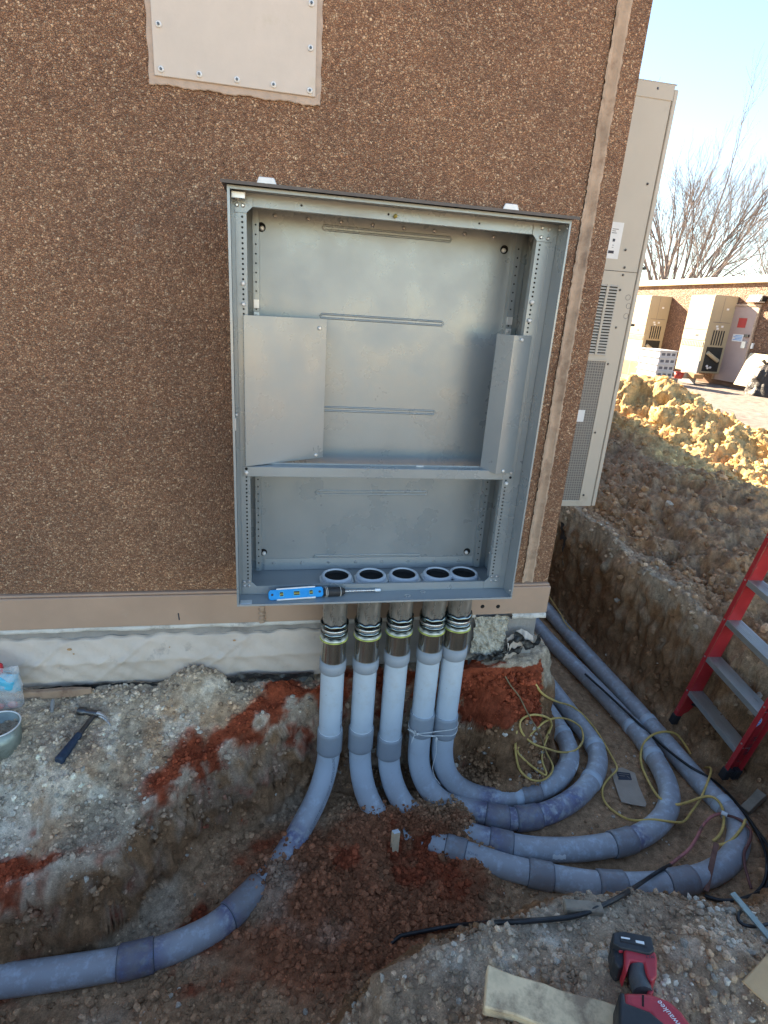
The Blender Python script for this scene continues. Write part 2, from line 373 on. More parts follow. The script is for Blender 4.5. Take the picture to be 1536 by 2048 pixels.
BANK = np.array([(-4, 1.9, -1.42), (-1.5, 1.92, -1.42), (-.9, 1.92, -1.405), (-.55, 1.92, -1.40), (-.3, 1.9, -1.365), (0, 1.92, -1.415), (.3, 1.92, -1.40), (.6, 1.93, -1.40), (1.05, 1.93, -1.37), (1.15, 2.5, -1.35), (1.1, 4, -1.3),
 (-.65, 1.66, -1.46), (-.3, 1.78, -1.47), (-.8, 1.40, -1.68), (-.537, 1.45, -1.64), (-.4, 1.56, -1.585), (-.25, 1.71, -1.555), (0, 1.86, -1.49), (-1.6, 1.45, -1.66), (-1.1, 1.66, -1.50),
 (2.11, 3.2, -1.26), (2.08, 2.6, -1.30), (2.13, 2.0, -1.33), (2.25, 1.5, -1.40), (2.2, 1.1, -1.5), (2.6, 2.4, -1.22), (3, 4, -1.15), (3.6, 5, -1.13), (2.8, 1.2, -1.30), (2.4, 3.6, -1.2),
 (1.75, .92, -1.54), (1.35, .86, -1.50), (1.0, .93, -1.49), (.72, .92, -1.47), (.40, .88, -1.49), (.23, .72, -1.50), (.5, .62, -1.38), (.75, .7, -1.36), (1.0, .72, -1.36), (1.4, .6, -1.35), (.3, .3, -1.42), (0, -.6, -1.4), (1.2, -1, -1.35), (-1, 0, -1.45), (-3, .3, -1.45),
 (12, 14, -1.46), (11, 11, -1.45), (6, 9, -1.25), (12, 5, -1.4), (30, 20, -1.5), (8, 6, -1.3), (6, 3, -1.2), (5, 0, -1.25), (0, -8, -1.4), (-12, -4, -1.4), (-12, 2, -1.42), (20, -20, -1.4), (0, 14, -1.3), (5, 14, -1.3), (12, 22, -1.5), (0, 40, -1.5), (40, 0, -1.4)])
FLOOR = np.array([(-4, 1.3, -2.0), (-.9, 1.25, -1.99), (-.5, 1.25, -1.99), (-.3, 1.4, -1.985), (-.15, 1.25, -1.97), (.05, 1.53, -1.908), (.15, 1.70, -1.915), (-.1, 1.62, -1.93), (.2, 1.3, -1.93), (.30, 1.56, -1.88), (.41, 1.665, -1.878), (.57, 1.62, -1.87), (.72, 1.65, -1.89), (.62, 1.50, -1.945), (.50, 1.51, -1.95),
 (.78, 1.50, -1.925), (.86, 1.64, -1.985), (.5, 1.36, -1.95), (.8, 1.35, -1.985), (.35, 1.05, -1.93), (.1, .95, -1.92), (-.3, 1.0, -1.95), (0, .6, -1.85), (.9, 1.55, -1.995), (1.1, 1.75, -1.99), (1.3, 1.4, -1.995), (1.3, 1.9, -1.995), (1.6, 1.6, -1.995), (1.6, 2.3, -1.995), (1.6, 4, -2.0), (1.9, 3, -1.99), (1.9, 2, -1.98), (1.9, 1.4, -1.95), (1.5, 1.2, -1.97), (1, 1.2, -1.985), (.45, 1.8, -1.93), (.75, 1.85, -1.93), (1.6, 12, -2.0), (-.35, 1.62, -1.93)])
def idw(x, y, C, p=3.2):
    num = 0; den = 0
    for a, b, z in C:
        w = 1 / (((x - a) ** 2 + (y - b) ** 2) + 4e-4) ** (p / 2); num = num + w * z; den = den + w
    return num / den
def rimdist(x, y):
    P = RIM; n = len(P); best = np.full(x.shape, 1e9); W = np.zeros(x.shape); ins = np.zeros(x.shape, bool)
    for i in range(n):
        ax, ay, aw = P[i]; bx, by, bw = P[(i + 1) % n]; ex, ey = bx - ax, by - ay
        t = np.clip(((x - ax) * ex + (y - ay) * ey) / (ex * ex + ey * ey), 0, 1)
        d = np.hypot(x - ax - t * ex, y - ay - t * ey); m = d < best
        best = np.where(m, d, best); W = np.where(m, aw + t * (bw - aw), W)
        c = ((ay > y) != (by > y)); xi = ax + (y - ay) * ex / (ey if abs(ey) > 1e-9 else 1e-9); ins ^= c & (x < xi)
    return np.where(ins, best, -best), W
def base_h(x, y):
    P0 = np.stack([x, y, np.zeros_like(x)], 1)
    wob = .035 * fbm(P0, 5, 3, 3)
    d, W = rimdist(x, y); near = np.exp(-((x - .9) ** 2 + (y - 1.6) ** 2) / 9)
    d = d + wob * near * .8
    fl = idw(x, y, FLOOR); bk = idw(x, y, BANK)
    # spoil heap and its tail, beyond the trench
    wb = .35 * fbm(P0, .9, 3, 8)
    bk = bk + .43 * np.exp(-(((x - 4.15 + wb * .4) / .75) ** 2 + ((y - 6.2) / .95) ** 2)) * 1.0
    bk = bk + .30 * np.exp(-((x - 4.15 - (5.6 - y) * .45 + wb * .4) / .42) ** 2) * sstep(y, 3.0, 4.2) * (1 - sstep(y, 5.6, 6.8))
    bk = bk + .16 * np.exp(-(((x - 3.1) / .5) ** 2 + ((y - 3.3) / .6) ** 2)) + .10 * np.exp(-(((x - 2.6) / .3) ** 2 + ((y - 3.0) / .5) ** 2))
    # chalky rubble piled against the wrap
    bk = bk + .05 * np.exp(-(((x + .28) / .14) ** 2 + ((y - 1.87) / .09) ** 2))
    s = sstep(d / W, 0, 1)
    return bk * (1 - s) + fl * s, s, d, W
def axis(segs):
    out = []
    for a, b, st in segs: out += list(np.arange(a, b - 1e-9, st))
    return np.array(out + [segs[-1][1]])
gx = np.r_[-np.geomspace(1.2, 150, 46)[::-1], axis([(-1.12, -.75, .009), (-.75, .25, .0055), (.25, 1.05, .0075), (1.05, 1.2, .004), (1.2, 1.24, .008), (1.24, 1.88, .009), (1.88, 2.2, .0036), (2.2, 2.3, .007), (2.3, 3.0, .013), (3.0, 5.3, .019), (5.3, 5.8, .026), (5.8, 13.5, .09)]), 13.5 + np.geomspace(.15, 250, 34)]
gy = np.r_[-np.geomspace(.1, 150, 44)[::-1], axis([(-.05, .45, .03), (.45, .62, .012), (.62, 1.40, .0072), (1.40, 1.66, .0048), (1.66, 1.80, .0036), (1.80, 1.95, .0021), (1.95, 1.97, .005), (1.97, 2.6, .009), (2.6, 3.6, .014), (3.6, 6.8, .021), (6.8, 7.6, .028), (7.6, 17, .1)]), 17 + np.geomspace(.2, 250, 34)]
GX, GY = np.meshgrid(gx, gy); sh = GX.shape; x = GX.ravel(); y = GY.ravel()
z, sw, dd, WW = base_h(x, y)
Zg = z.reshape(sh)
gzy, gzx = np.gradient(Zg, gy, gx)
Nn = np.stack([-gzx.ravel(), -gzy.ravel(), np.ones(x.size)], 1); Nn /= np.linalg.norm(Nn, axis=1)[:, None]
P = np.stack([x, y, z], 1)
nearm = np.exp(-np.clip(np.hypot(x - 1, y - 1.8) - 2.2, 0, None) ** 2 / 6)
left = sstep(-x, -.15, .15) * (y > 1.2)
nearbank = sstep(-y, -1.15, -.95) * sstep(x, .05, .25)
onfloor = sstep(sw, .85, 1); onwall = sstep(sw, .05, .3) * (1 - onfloor)
mound = np.exp(-(((x - .42) / .33) ** 2 + ((y - 1.35) / .36) ** 2)) * onfloor
cl = worley(P, 26, 5); cl2 = worley(P, 60, 9); cb = worley(P, 9, 4)
f1 = fbm(P, 7, 4, 21); f2 = fbm(P, 40, 3, 31); fr = 1 - np.abs(fbm(P, 13, 4, 41))
disp = f1 * .010 + f2 * .0035
disp += (.45 - cl) * (.010 * (1 - onfloor) + .006 * onfloor + .022 * mound + .010 * onwall) + (.45 - cl2) * (.006 + .008 * mound)
disp += (fr - .6) * .030 * onwall + (.5 - cb) * .05 * onwall + (.5 - worley(P, 17, 44)) * .022 * onwall
disp *= np.where((onfloor > .5) & (mound < .2) & (x > .8), .62, 1.)
# flat-ish rough ground beyond, clods on the heap
mid = sstep(x, 2.05, 2.3) * (y > .8); rough = mid * np.exp(-np.clip(x - 5.2, 0, None) ** 2 / .6) * np.exp(-np.clip(y - 8, 0, None) ** 2 / 1.)
disp = disp * (1 - .3 * mid) + rough * ((.5 - worley(P, 4.2, 12)) * .035 + (.45 - worley(P, 11, 13)) * .05 + (.45 - worley(P, 25, 14)) * .04 + (1 - np.abs(fbm(P * [1.4, .8, 1], 3, 6, 51, .6)) - .6) * .12)
disp *= np.where(nearm + mid > .02, 1, .25) * np.where(x > 6.3, .12, 1)
under = (y > 1.99) & (x < 1.12)
disp = np.where(under, 0, disp)
# keep the floor from swallowing the loops of conduit
P = P + Nn * disp[:, None] * np.array([.9, .9, 1])
HZ = P[:, 2].reshape(sh)
from bisect import bisect_right
def height(px, py):
    px = np.atleast_1d(np.asarray(px, float)); py = np.atleast_1d(np.asarray(py, float))
    i = np.clip(np.searchsorted(gx, px) - 1, 0, len(gx) - 2); j = np.clip(np.searchsorted(gy, py) - 1, 0, len(gy) - 2)
    tx = np.clip((px - gx[i]) / (gx[i + 1] - gx[i]), 0, 1); ty = np.clip((py - gy[j]) / (gy[j + 1] - gy[j]), 0, 1)
    return (HZ[j, i] * (1 - tx) + HZ[j, i + 1] * tx) * (1 - ty) + (HZ[j + 1, i] * (1 - tx) + HZ[j + 1, i + 1] * tx) * ty
def hit(u, v, tmax=14):
    """the point where the sight line through a photo pixel meets the ground"""
    w = ray(u, v); t = np.linspace(.5, tmax, 6000); q = w[None] * t[:, None]; h = height(q[:, 0], q[:, 1])
    k = np.nonzero(q[:, 2] <= h)[0]; return q[k[0]] if len(k) else q[-1]

# soil colours: real differences of earth (crushed stone, clay, loam, sand) except behind the camera
def soil_col(P, s, d):
    x, y, z = P.T
    grey = np.array([.44, .345, .25]); chalk = np.array([.68, .60, .49]); clay = np.array([.27, .060, .026]); brown = np.array([.25, .135, .068])
    redbr = np.array([.27, .108, .054]); floorc = np.array([.37, .225, .128]); tan = np.array([.36, .222, .128]); sand = np.array([.58, .40, .185]); yard = np.array([.235, .205, .185])
    n1 = fbm(P, 4, 4, 61); n2 = fbm(P, 16, 4, 71); n3 = fbm(P, 2, 3, 81); n4 = fbm(P, 60, 3, 91)
    c = np.tile(grey, (len(x), 1))
    def mx(c, col, m): m = np.clip(m, 0, 1)[:, None]; return c * (1 - m) + col * m
    c = mx(c, floorc * 1.25, sstep(n1, .1, .7) * .7)
    lb = sstep(-x, -.35, .05) * (y > 1.1)
    nb = sstep(-y, -1.15, -1.0) * sstep(x, .05, .25) + (y < .6)
    c = mx(c, chalk, sstep(n2 + .5 * n1, .15, .9) * .6 * np.clip(lb + nb, 0, 1))
    c = mx(c, tan * .85, nb * sstep(n3, -.3, .4) * .65)
    # clay seam just under the lip of the left bank, the wall below it is loam
    w = np.clip(d / .1, -2, 3)
    seam = sstep(w + n1 * .45 + n2 * .3, -.55, -.15) * (1 - sstep(w + n2 * .4, .05, .42)) * (x < .95) * (y > 1.2) * sstep(n3 + .55 * n1, -.25, .1)
    wallm = sstep(w + n2 * .3, .15, .6)
    c = mx(c, brown, wallm * (d > -.2) * (y > .9))
    c = mx(c, clay, seam)
    c = mx(c, clay * 1.0, (x > .72) * (x < 1.13) * (y > 1.75) * (z > -1.62 + .09 * n1 + .04 * n2) * (z < -1.385))
    fm = sstep(s + .1 * n2, .75, .98)
    c = mx(c, floorc, fm)
    c = mx(c, redbr, fm * sstep(np.exp(-(((x - .30) / .55) ** 2 + ((y - 1.38) / .42) ** 2)) + .25 * n1 + .1 * n2, .32, .62))
    c = mx(c, clay * .85, fm * (x < 1.0) * sstep(n1 + .35 * n2, .28, .62) * .85)
    c = mx(c, grey, fm * (x < 1) * sstep(n3 - .4 * n1, .45, .8) * .7)
    # far side
    m = sstep(x, 2.06, 2.16) * (y > .9) * (s < .25); m = m + (y > 4) * (x > 1.2); m = np.clip(m, 0, 1)
    c = mx(c, tan, m); c = mx(c, grey * .95, m * (y < 3) * sstep(n1, -.1, .35) * .7 * np.exp(-np.clip(x - 2.3, 0, None) * 3))
    c = mx(c, tan * .72, m * sstep(n1 + n2 * .4, .0, .5) * .6)
    c = mx(c, sand, m * sstep(x + .5 * n3, 3.2, 3.9)); c = mx(c, sand * [1.15, .85, .7], m * sstep(x, 3.4, 3.8) * sstep(n1, .1, .5) * .6)
    c = mx(c, yard, sstep(x + .45 * n3 + .15 * np.clip(y - 5, -9, 4), 5.1, 5.5) * (1 - 0 * x))
    far = sstep(-y, .8, 2.5); c = mx(c, np.array([.66, .47, .28]), far * .95)  # unseen ground behind the camera, colour raised to bounce warm light
    c = c * (1 + .28 * n4 + .16 * n2)[:, None]
    return np.clip(c, .012, .9)
colv = soil_col(P, sw, dd)
def grid_mesh(name, V, ny, nx, mat, col):
    me = bpy.data.meshes.new(name); idx = np.arange(ny * nx).reshape(ny, nx)
    q = np.stack([idx[:-1, :-1], idx[:-1, 1:], idx[1:, 1:], idx[1:, :-1]], -1).reshape(-1, 4)
    me.vertices.add(len(V)); me.vertices.foreach_set('co', V.astype(np.float32).ravel())
    me.loops.add(q.size); me.loops.foreach_set('vertex_index', q.ravel().astype(np.int32))
    me.polygons.add(len(q)); me.polygons.foreach_set('loop_start', np.arange(0, q.size, 4, dtype=np.int32)); me.polygons.foreach_set('loop_total', np.full(len(q), 4, np.int32))
    me.polygons.foreach_set('use_smooth', np.ones(len(q), bool)); me.materials.append(M[mat]); me.update(calc_edges=True)
    a = me.color_attributes.new('Col', 'FLOAT_COLOR', 'POINT'); c4 = np.ones((len(V), 4), np.float32); c4[:, :3] = col; a.data.foreach_set('color', c4.ravel())
    o = bpy.data.objects.new(name, me); COL.objects.link(o); return o
tag(grid_mesh('ground', P, sh[0], sh[1], 'soil', colv), kind='structure')

# loose stones and clods
ICO = None
def ico(sub):
    bm = bmesh.new(); bmesh.ops.create_icosphere(bm, subdivisions=sub, radius=1); v = np.array([p.co[:] for p in bm.verts]); f = np.array([[q.index for q in p.verts] for p in bm.faces]); bm.free(); return v, f
ICO1 = ico(1); ICO2 = ico(2)
def rocks(name, label, XY, size, col, sub=1, seed=0, sink=.25, mat='stone', kind='stuff', flat=.7, angular=.28, lift=0.):
    rng = np.random.default_rng(seed); V0, F0 = ICO1 if sub == 1 else ICO2; n = len(XY)
    if n == 0: return
    vars_ = []
    for k in range(24):
        nn = V0 * (1 + angular * vnoise(V0 + k * 7.3, 1.3, k)[:, None] + .12 * vnoise(V0 + k * 3.1, 3.1, k + 50)[:, None])
        # planar cuts make it stone-like
        for _ in range(5):
            dr = rng.normal(size=3); dr /= np.linalg.norm(dr); dd_ = nn @ dr; lim = rng.uniform(.55, .85); nn = nn - np.clip(dd_ - lim, 0, None)[:, None] * dr
        vars_.append(nn)
    vars_ = np.array(vars_); A = vars_[rng.integers(0, 24, n)]
    sc = size[:, None] * rng.uniform([.75, .75, .5], [1.25, 1.25, .5 + flat * .7], (n, 3)); A = A * sc[:, None, :]
    an = rng.uniform(0, 6.28, n); ca, sa = np.cos(an), np.sin(an); tl = rng.normal(0, .5, n); ct, st = np.cos(tl), np.sin(tl)
    X_, Y_, Z_ = A[..., 0], A[..., 1], A[..., 2]
    Y2 = Y_ * ct[:, None] - Z_ * st[:, None]; Z2 = Y_ * st[:, None] + Z_ * ct[:, None]
    X3 = X_ * ca[:, None] - Y2 * sa[:, None]; Y3 = X_ * sa[:, None] + Y2 * ca[:, None]
    h = height(XY[:, 0], XY[:, 1]) + size * (.45 - sink) + lift
    V = np.stack([X3 + XY[:, 0:1], Y3 + XY[:, 1:2], Z2 + h[:, None]], -1).reshape(-1, 3)
    nv = len(V0); Fs = (F0[None] + (np.arange(n) * nv)[:, None, None]).reshape(-1, 3)
    me = bpy.data.meshes.new(name); me.vertices.add(len(V)); me.vertices.foreach_set('co', V.astype(np.float32).ravel())
    me.loops.add(Fs.size); me.loops.foreach_set('vertex_index', Fs.ravel().astype(np.int32)); me.polygons.add(len(Fs))
    me.polygons.foreach_set('loop_start', np.arange(0, Fs.size, 3, dtype=np.int32)); me.polygons.foreach_set('loop_total', np.full(len(Fs), 3, np.int32))
    me.polygons.foreach_set('use_smooth', np.full(len(Fs), sub > 1)); me.materials.append(M[mat]); me.update(calc_edges=True)
    a = me.color_attributes.new('Col', 'FLOAT_COLOR', 'POINT'); c4 = np.ones((len(V), 4), np.float32); c4[:, :3] = np.repeat(col, nv, 0); a.data.foreach_set('color', c4.ravel())
    o = bpy.data.objects.new(name, me); COL.objects.link(o); return tag(o, label, None if kind == 'structure' else 'gravel', kind=kind)
def scatter(n, x0, x1, y0, y1, keep, seed):
    rng = np.random.default_rng(seed); q = np.stack([rng.uniform(x0, x1, n), rng.uniform(y0, y1, n)], 1)
    _, s, d, W = base_h(q[:, 0], q[:, 1]); m = keep(q[:, 0], q[:, 1], s, d, rng); return q[m], s[m], d[m]
def rcol(q, s, d, seed, white=.25, boost=1.15, tint=None):
    rng = np.random.default_rng(seed); P3 = np.stack([q[:, 0], q[:, 1], height(q[:, 0], q[:, 1])], 1)
    c = soil_col(P3, s, d) * boost * rng.uniform(.65, 1.35, (len(q), 1))
    cm = sstep(fbm(P3, 16, 4, 71) + .5 * fbm(P3, 4, 4, 61), -.1, .6); w = (c[:, 0] < 2.0 * c[:, 1]) & (rng.random(len(q)) < 1) & (rng.random(len(q)) < white * (.12 + 2.6 * cm)); c[w] = np.array([.64, .56, .455]) * rng.uniform(.45, 1.15, (w.sum(), 1))
    return np.clip(c, .02, .85)
def psize(n, a, b, seed, pw=2.2):
    return a + (b - a) * np.random.default_rng(seed).random(n) ** pw
q, s_, d2 = scatter(38000, -1.2, .75, 1.15, 1.93, lambda x, y, s, d, r: (s < .3) & (y < 1.925), 1)
rocks('gravel', 'grey and white crushed stone on the left bank', q, psize(len(q), .0014, .0115, 2, 8), rcol(q, s_, d2, 3, .14), 1, 4)
q, s_, d2 = scatter(36000, .1, 2.3, .45, 1.25, lambda x, y, s, d, r: (s < .55) & (y < 1.3), 5)
rocks('gravel', 'mixed gravel and stones on the near bank', q, psize(len(q), .0014, .0125, 6, 8), rcol(q, s_, d2, 7, .12), 1, 8)
q, s_, d2 = scatter(60000, -.9, .95, .62, 1.8, lambda x, y, s, d, r: (s > .3) & (r.random(len(x)) < .25 + .75 * np.exp(-(((x - .35) / .4) ** 2 + ((y - 1.38) / .35) ** 2))), 9)
rocks('clods', 'loose red-brown clods heaped over the buried conduit', q, psize(len(q), .0015, .0145, 10, 5), rcol(q, s_, d2, 11, .02, 1.05), 1, 12)
q, s_, d2 = scatter(11000, .7, 2.25, 1.0, 3.8, lambda x, y, s, d, r: (s > .8) & (r.random(len(x)) < .3 + .7 * (fbm(np.stack([x, y, 0 * x], 1), 3, 2, 5) > .2)), 13)
rocks('clods', 'small stones scattered over the trench floor', q, psize(len(q), .0014, .010, 14, 6), rcol(q, s_, d2, 15, .10), 1, 16)
q, s_, d2 = scatter(9000, .2, 1.2, 1.75, 2.0, lambda x, y, s, d, r: (s > .05) & (s < .98) & (y < 1.93), 23)
rocks('clods', 'crumbling clods on the cut face under the slab corner', q, psize(len(q), .003, .017, 24, 2.4), rcol(q, s_, d2, 25, .10), 1, 26, sink=.4)
q, s_, d2 = scatter(8000, 1.9, 2.35, .9, 3.8, lambda x, y, s, d, r: (s < .98) & (r.random(len(x)) < .5), 37)
rocks('clods', 'crumbs of earth stuck to the right wall of the trench and its lip', q, psize(len(q), .002, .022, 38, 4), rcol(q, s_, d2, 39, .03), 1, 40, sink=.5)
q, s_, d2 = scatter(34000, 2.05, 5.4, .9, 8.0, lambda x, y, s, d, r: (s < .1) & (r.random(len(x)) < .25 + .75 * (fbm(np.stack([x, y, 0 * x], 1), 2.2, 3, 6) > .15)), 17)
rocks('clods', 'rough lumps of earth beyond the trench', q, psize(len(q), .003, .034, 18, 8), rcol(q, s_, d2, 19, .015), 1, 20)
q, s_, d2 = scatter(16000, -1.2, .25, 1.2, 1.93, lambda x, y, s, d, r: (s > .06) & (s < .97), 47)
rocks('clods', 'crumbs and lumps of loam on the cut face of the left bank', q, psize(len(q), .0014, .017, 48, 8), rcol(q, s_, d2, 49, .02, 1.1), 1, 50, sink=.55)
# crumbs heaped on the places where the conduits dive into the earth
rg = np.random.default_rng(99); q = []
for (ex, ey, cnt_, sd_) in ((.075, 1.635, 260, .035), (-.02, 1.50, 300, .035), (.37, 1.70, 320, .045), (.52, 1.69, 320, .045), (.60, 1.60, 420, .05), (.72, 1.62, 380, .045), (.66, 1.70, 260, .04)):
    q.append(np.array([ex, ey]) + rg.normal(0, sd_, (cnt_, 2)))
q = np.concatenate(q); _, s_, d2, _w = base_h(q[:, 0], q[:, 1]); lift_ = rg.random(len(q)) ** 3 * .034
rocks('clods', 'loose crumbs heaped where the conduits dive into the clods', q, psize(len(q), .0022, .0105, 98, 3), rcol(q, s_, d2, 97, .02, 1.05), 1, 96, lift=lift_)
rng = np.random.default_rng(77)

# ------------------------------------------------------------------ the building
BX1, WY, TOPZ = 1.10, 1.95, 1.90
b0 = thing('building', (1.1, 1.95, -1.4), 'brown exposed-aggregate equipment building with a tan steel base strip, filling the left of the photo', 'building')
mb = MB(); mb.box((-9, WY, -1.02), (.985, WY + .12, TOPZ)); mb.box((1.033, WY + .002, -1.02), (BX1, WY + .12, TOPZ)); mb.build('wall', 'agg', b0)
mb = MB(); mb.box((BX1 - .12, WY + .121, -1.02), (BX1, 14, TOPZ)); mb.box((-9, 13.9, -1.02), (BX1 - .121, 14, TOPZ)); mb.build('side_wall', 'agg', b0)
# vertical recessed joint strip near the corner: rounded groove of smooth concrete
mb = MB(); prof = [(.985, WY - .004), (.992, WY - .007), (.999, WY + .002), (1.006, WY + .007), (1.016, WY + .006), (1.024, WY - .002), (1.030, WY - .004), (1.033, WY - .001)]
zs = np.linspace(-1.02, TOPZ, 800); vs = []; rg = np.random.default_rng(3)
jit = np.convolve(rg.normal(0, .0020, 800), np.ones(3) / 3, 'same'); jit2 = np.convolve(rg.normal(0, .0020, 800), np.ones(3) / 3, 'same')
for k, zz in enumerate(zs):
    for i, (a, b) in enumerate(prof): vs.append((a + (jit[k] if i in (0, 1) else jit2[k] if i > 5 else 0), b, zz))
n = len(prof); mb.add(vs, [(k * n + i, k * n + i + 1, (k + 1) * n + i + 1, (k + 1) * n + i) for k in range(799) for i in range(n - 1)], 0, True); mb.build('joint_strip', 'joint', b0)
mb = MB(); mb.box((-9.1, WY - .1, TOPZ), (BX1 + .1, 14.1, TOPZ + .12)); mb.build('roof', 'fascia', b0, bevel=.01)
mb = MB(); mb.box((-9, 1.926, -1.152), (1.106, 2.05, -1.030)); mb.box((-9, 1.934, -1.030), (1.103, 2.05, -1.021)); mb.box((1.0, 2.051, -1.152), (1.106, 14, -1.021)); tr = mb.build('base_strip', 'trim', b0, bevel=.003)
for u, v in ((965, 1213), (996, 1213)):
    mb = MB(); p = Yp(u, v, 1.926); mb.cyl((p[0], 1.9255, p[2]), (p[0], 1.932, p[2]), .0085, n=20, mi=0); mb.build('bolt_hole', 'hole', tr)
mb = MB(); p = Yp(998, 1232, 1.926)
w0 = Yp(524, 1228, 1.926); ws = [(w0[0] + .0018 * math.sin(k * 2.1), 1.925, -1.05 - k * .0052) for k in range(20)]
mb.tube(ws, [.011 + .003 * math.sin(k * 1.7) for k in range(20)], 8); mb.build('weld_bead', 'joint', tr)
mb = MB(); q = Yp(357, 1232, 1.926); mb.cyl((q[0], 1.9255, q[2] + .012), (q[0] + .002, 1.9252, q[2] - .016), .0022, n=6); mb.build('scratch', 'ink', tr)
mb = MB(); zs_ = [-1.1535, -1.157, -1.168, -1.172]
def strip(x0, x1, prof, nx, fn=None, mi=0):
    xs = np.linspace(x0, x1, nx); vs = []
    for i, xx in enumerate(xs):
        for j, (yy, zz) in enumerate(prof):
            p = np.array([xx, yy, zz]); vs.append(fn(p, i, j) if fn else p)
    m = len(prof); return vs, [(i * m + j, i * m + j + 1, (i + 1) * m + j + 1, (i + 1) * m + j) for i in range(nx - 1) for j in range(m - 1)]
def sillfn(p, i, j): return p + np.array([0, .0025 * math.sin(p[0] * 31 + j) + .002 * math.sin(p[0] * 83), .003 * math.sin(p[0] * 17) if 0 < j < 3 else 0])
v_, f_ = strip(-9, .80, [(1.95, -1.1525), (1.932, -1.1525), (1.930, -1.168), (1.94, -1.174), (1.955, -1.175)], 500, sillfn); mb.add(v_, f_, 0, True)
v_, f_ = strip(.955, 1.103, [(1.95, -1.1525), (1.925, -1.1525), (1.922, -1.170), (1.93, -1.177), (1.955, -1.178)], 20, sillfn); mb.add(v_, f_, 0, True)
mb.build('sill', 'sill', b0)
mb = MB(); mb.box((-9, 1.956, -1.39), (1.085, 2.3, -1.153)); mb.box((-9, 2.301, -1.39), (1.075, 14, -1.153)); fd = mb.build('foundation', 'conc', b0, bevel=.006)
# dusty membrane wrapped over the foundation, with pinned creases
Pn = [(-1.9 + .52 * k + .02 * (k % 2)) for k in range(6)] + [(-.70), (-.235), .02]
def wrapfn(p, i, j):
    xx, yy, zz = p; o = 0.
    for a in (-.74, -.455, -1.05, -.10, -1.45):
        # creases fan down to the left from each pin
        for sl_, am, wd in ((1.15, .013, .010), (.55, .008, .015), (1.9, .006, .009)):
            dz = -1.207 - zz; xr = a - dz * sl_; o -= am * math.exp(-((xx - xr) / wd) ** 2) * (1 - math.exp(-dz / .02)) * math.exp(-dz / .16)
    o -= .0016 * math.sin(xx * 60 + zz * 90) + .0014 * math.sin(xx * 9 + 1)
    zz2 = zz + (.003 * math.sin(xx * 11) + .0025 * math.sin(xx * 29) + .003 * math.sin(xx * 71)) * (1 if j < 2 else .4)
    return np.array([xx, yy + o, zz2])
pr = [(1.954, -1.204), (1.944, -1.208), (1.941, -1.222), (1.938, -1.24), (1.935, -1.26), (1.930, -1.282), (1.9265, -1.293), (1.9255, -1.30), (1.9295, -1.312), (1.933, -1.33), (1.934, -1.35), (1.936, -1.37), (1.940, -1.39), (1.947, -1.41)]
pr2 = []
for a, b in zip(pr[:-1], pr[1:]): pr2 += [a, tuple((np.array(a) + b) / 2)]
v_, f_ = strip(-3.2, .20, pr2 + [pr[-1]], 620, wrapfn); mb = MB(); mb.add(v_, f_, 0, True); wr = mb.build('membrane_wrap', 'wrap', b0)
mb = MB(); rg = np.random.default_rng(5)
for xx, zz, rr in ((-.735, -1.243, .009), (-.722, -1.262, .005), (-.75, -1.285, .006), (-.155, -1.232, .006), (-.39, -1.25, .003)): mb = MB(); mb.ball((xx, 1.9345, zz), (rr, .003, rr * .6), 8); mb.build('mud_fleck', 'boxc', wr)
# broken concrete pocket right of the risers, with torn wrap beside it
mb = MB(); xs = np.linspace(.80, .945, 34); zs = np.linspace(-1.165, -1.355, 42); vs = []
for i, xx in enumerate(xs):
    for j, zz in enumerate(zs): vs.append((xx, 1.0, zz))
V = np.array(vs); dpt = 1.935 + .010 * fbm(V, 40, 3, 7) + .006 * fbm(V, 110, 2, 8); V[:, 1] = dpt - .006 * (worley(V * [1, 0, 1], 70, 3) - .4); V[:, 2] += .006 * fbm(V * [1, 0, 1], 30, 2, 4) * (V[:, 2] < -1.34)
mb.add(V, [(i * 42 + j, i * 42 + j + 1, (i + 1) * 42 + j + 1, (i + 1) * 42 + j) for i in range(33) for j in range(41)], 0, False); mb.build('broken_patch', 'roughconc', b0)
mb = MB(); vs = []
for i in range(26):
    for j in range(16):
        a = i / 25; b = j / 15; top = -1.262 - .10 * a * 0 + .035 * math.sin(a * 3.0) * 1.0; bot = -1.375 + .085 * a
        xx = .945 + .115 * a; zz = top + (bot - top) * b
        yy = 1.922 - .018 * math.sin(b * 3.1) - .006 * math.sin((a * 9 + b * 5)) - .004 * math.sin(a * 31 + b * 7); vs.append((xx, yy, zz))
mb.add(vs, [(i * 16 + j, i * 16 + j + 1, (i + 1) * 16 + j + 1, (i + 1) * 16 + j) for i in range(25) for j in range(15)], 0, True); mb.build('torn_wrap', 'wrap', b0)
# crumpled black sheeting hanging at the corner and along the foot
def crumple(name, pts, hgt, mat, parent, seed, depth=.02, nx=60, nz=12, label=None):
    C, s = resample(catmull(pts, .01), .006); nx = len(C); vs = []; rg_ = np.random.default_rng(seed)
    for i in range(nx):
        for j in range(nz):
            b = j / (nz - 1); hh = hgt[0] + (hgt[1] - hgt[0]) * i / nx
            p = C[i] + np.array([0, 0, -hh * b * (1 + .25 * math.sin(i * .7 + seed) * b)]); vs.append(p)
    V = np.array(vs); V[:, 1] -= depth * (.5 + .5 * fbm(V, 38, 3, seed)) ; V[:, 2] += .3 * depth * fbm(V, 55, 2, seed + 3); V[:, 0] += .3 * depth * fbm(V, 60, 2, seed + 9)
    mb = MB(); mb.add(V, [(i * nz + j, i * nz + j + 1, (i + 1) * nz + j + 1, (i + 1) * nz + j) for i in range(nx - 1) for j in range(nz - 1)], 0, True)
    o = mb.build(name, mat, parent)
    if label: o['label'] = label
    return o
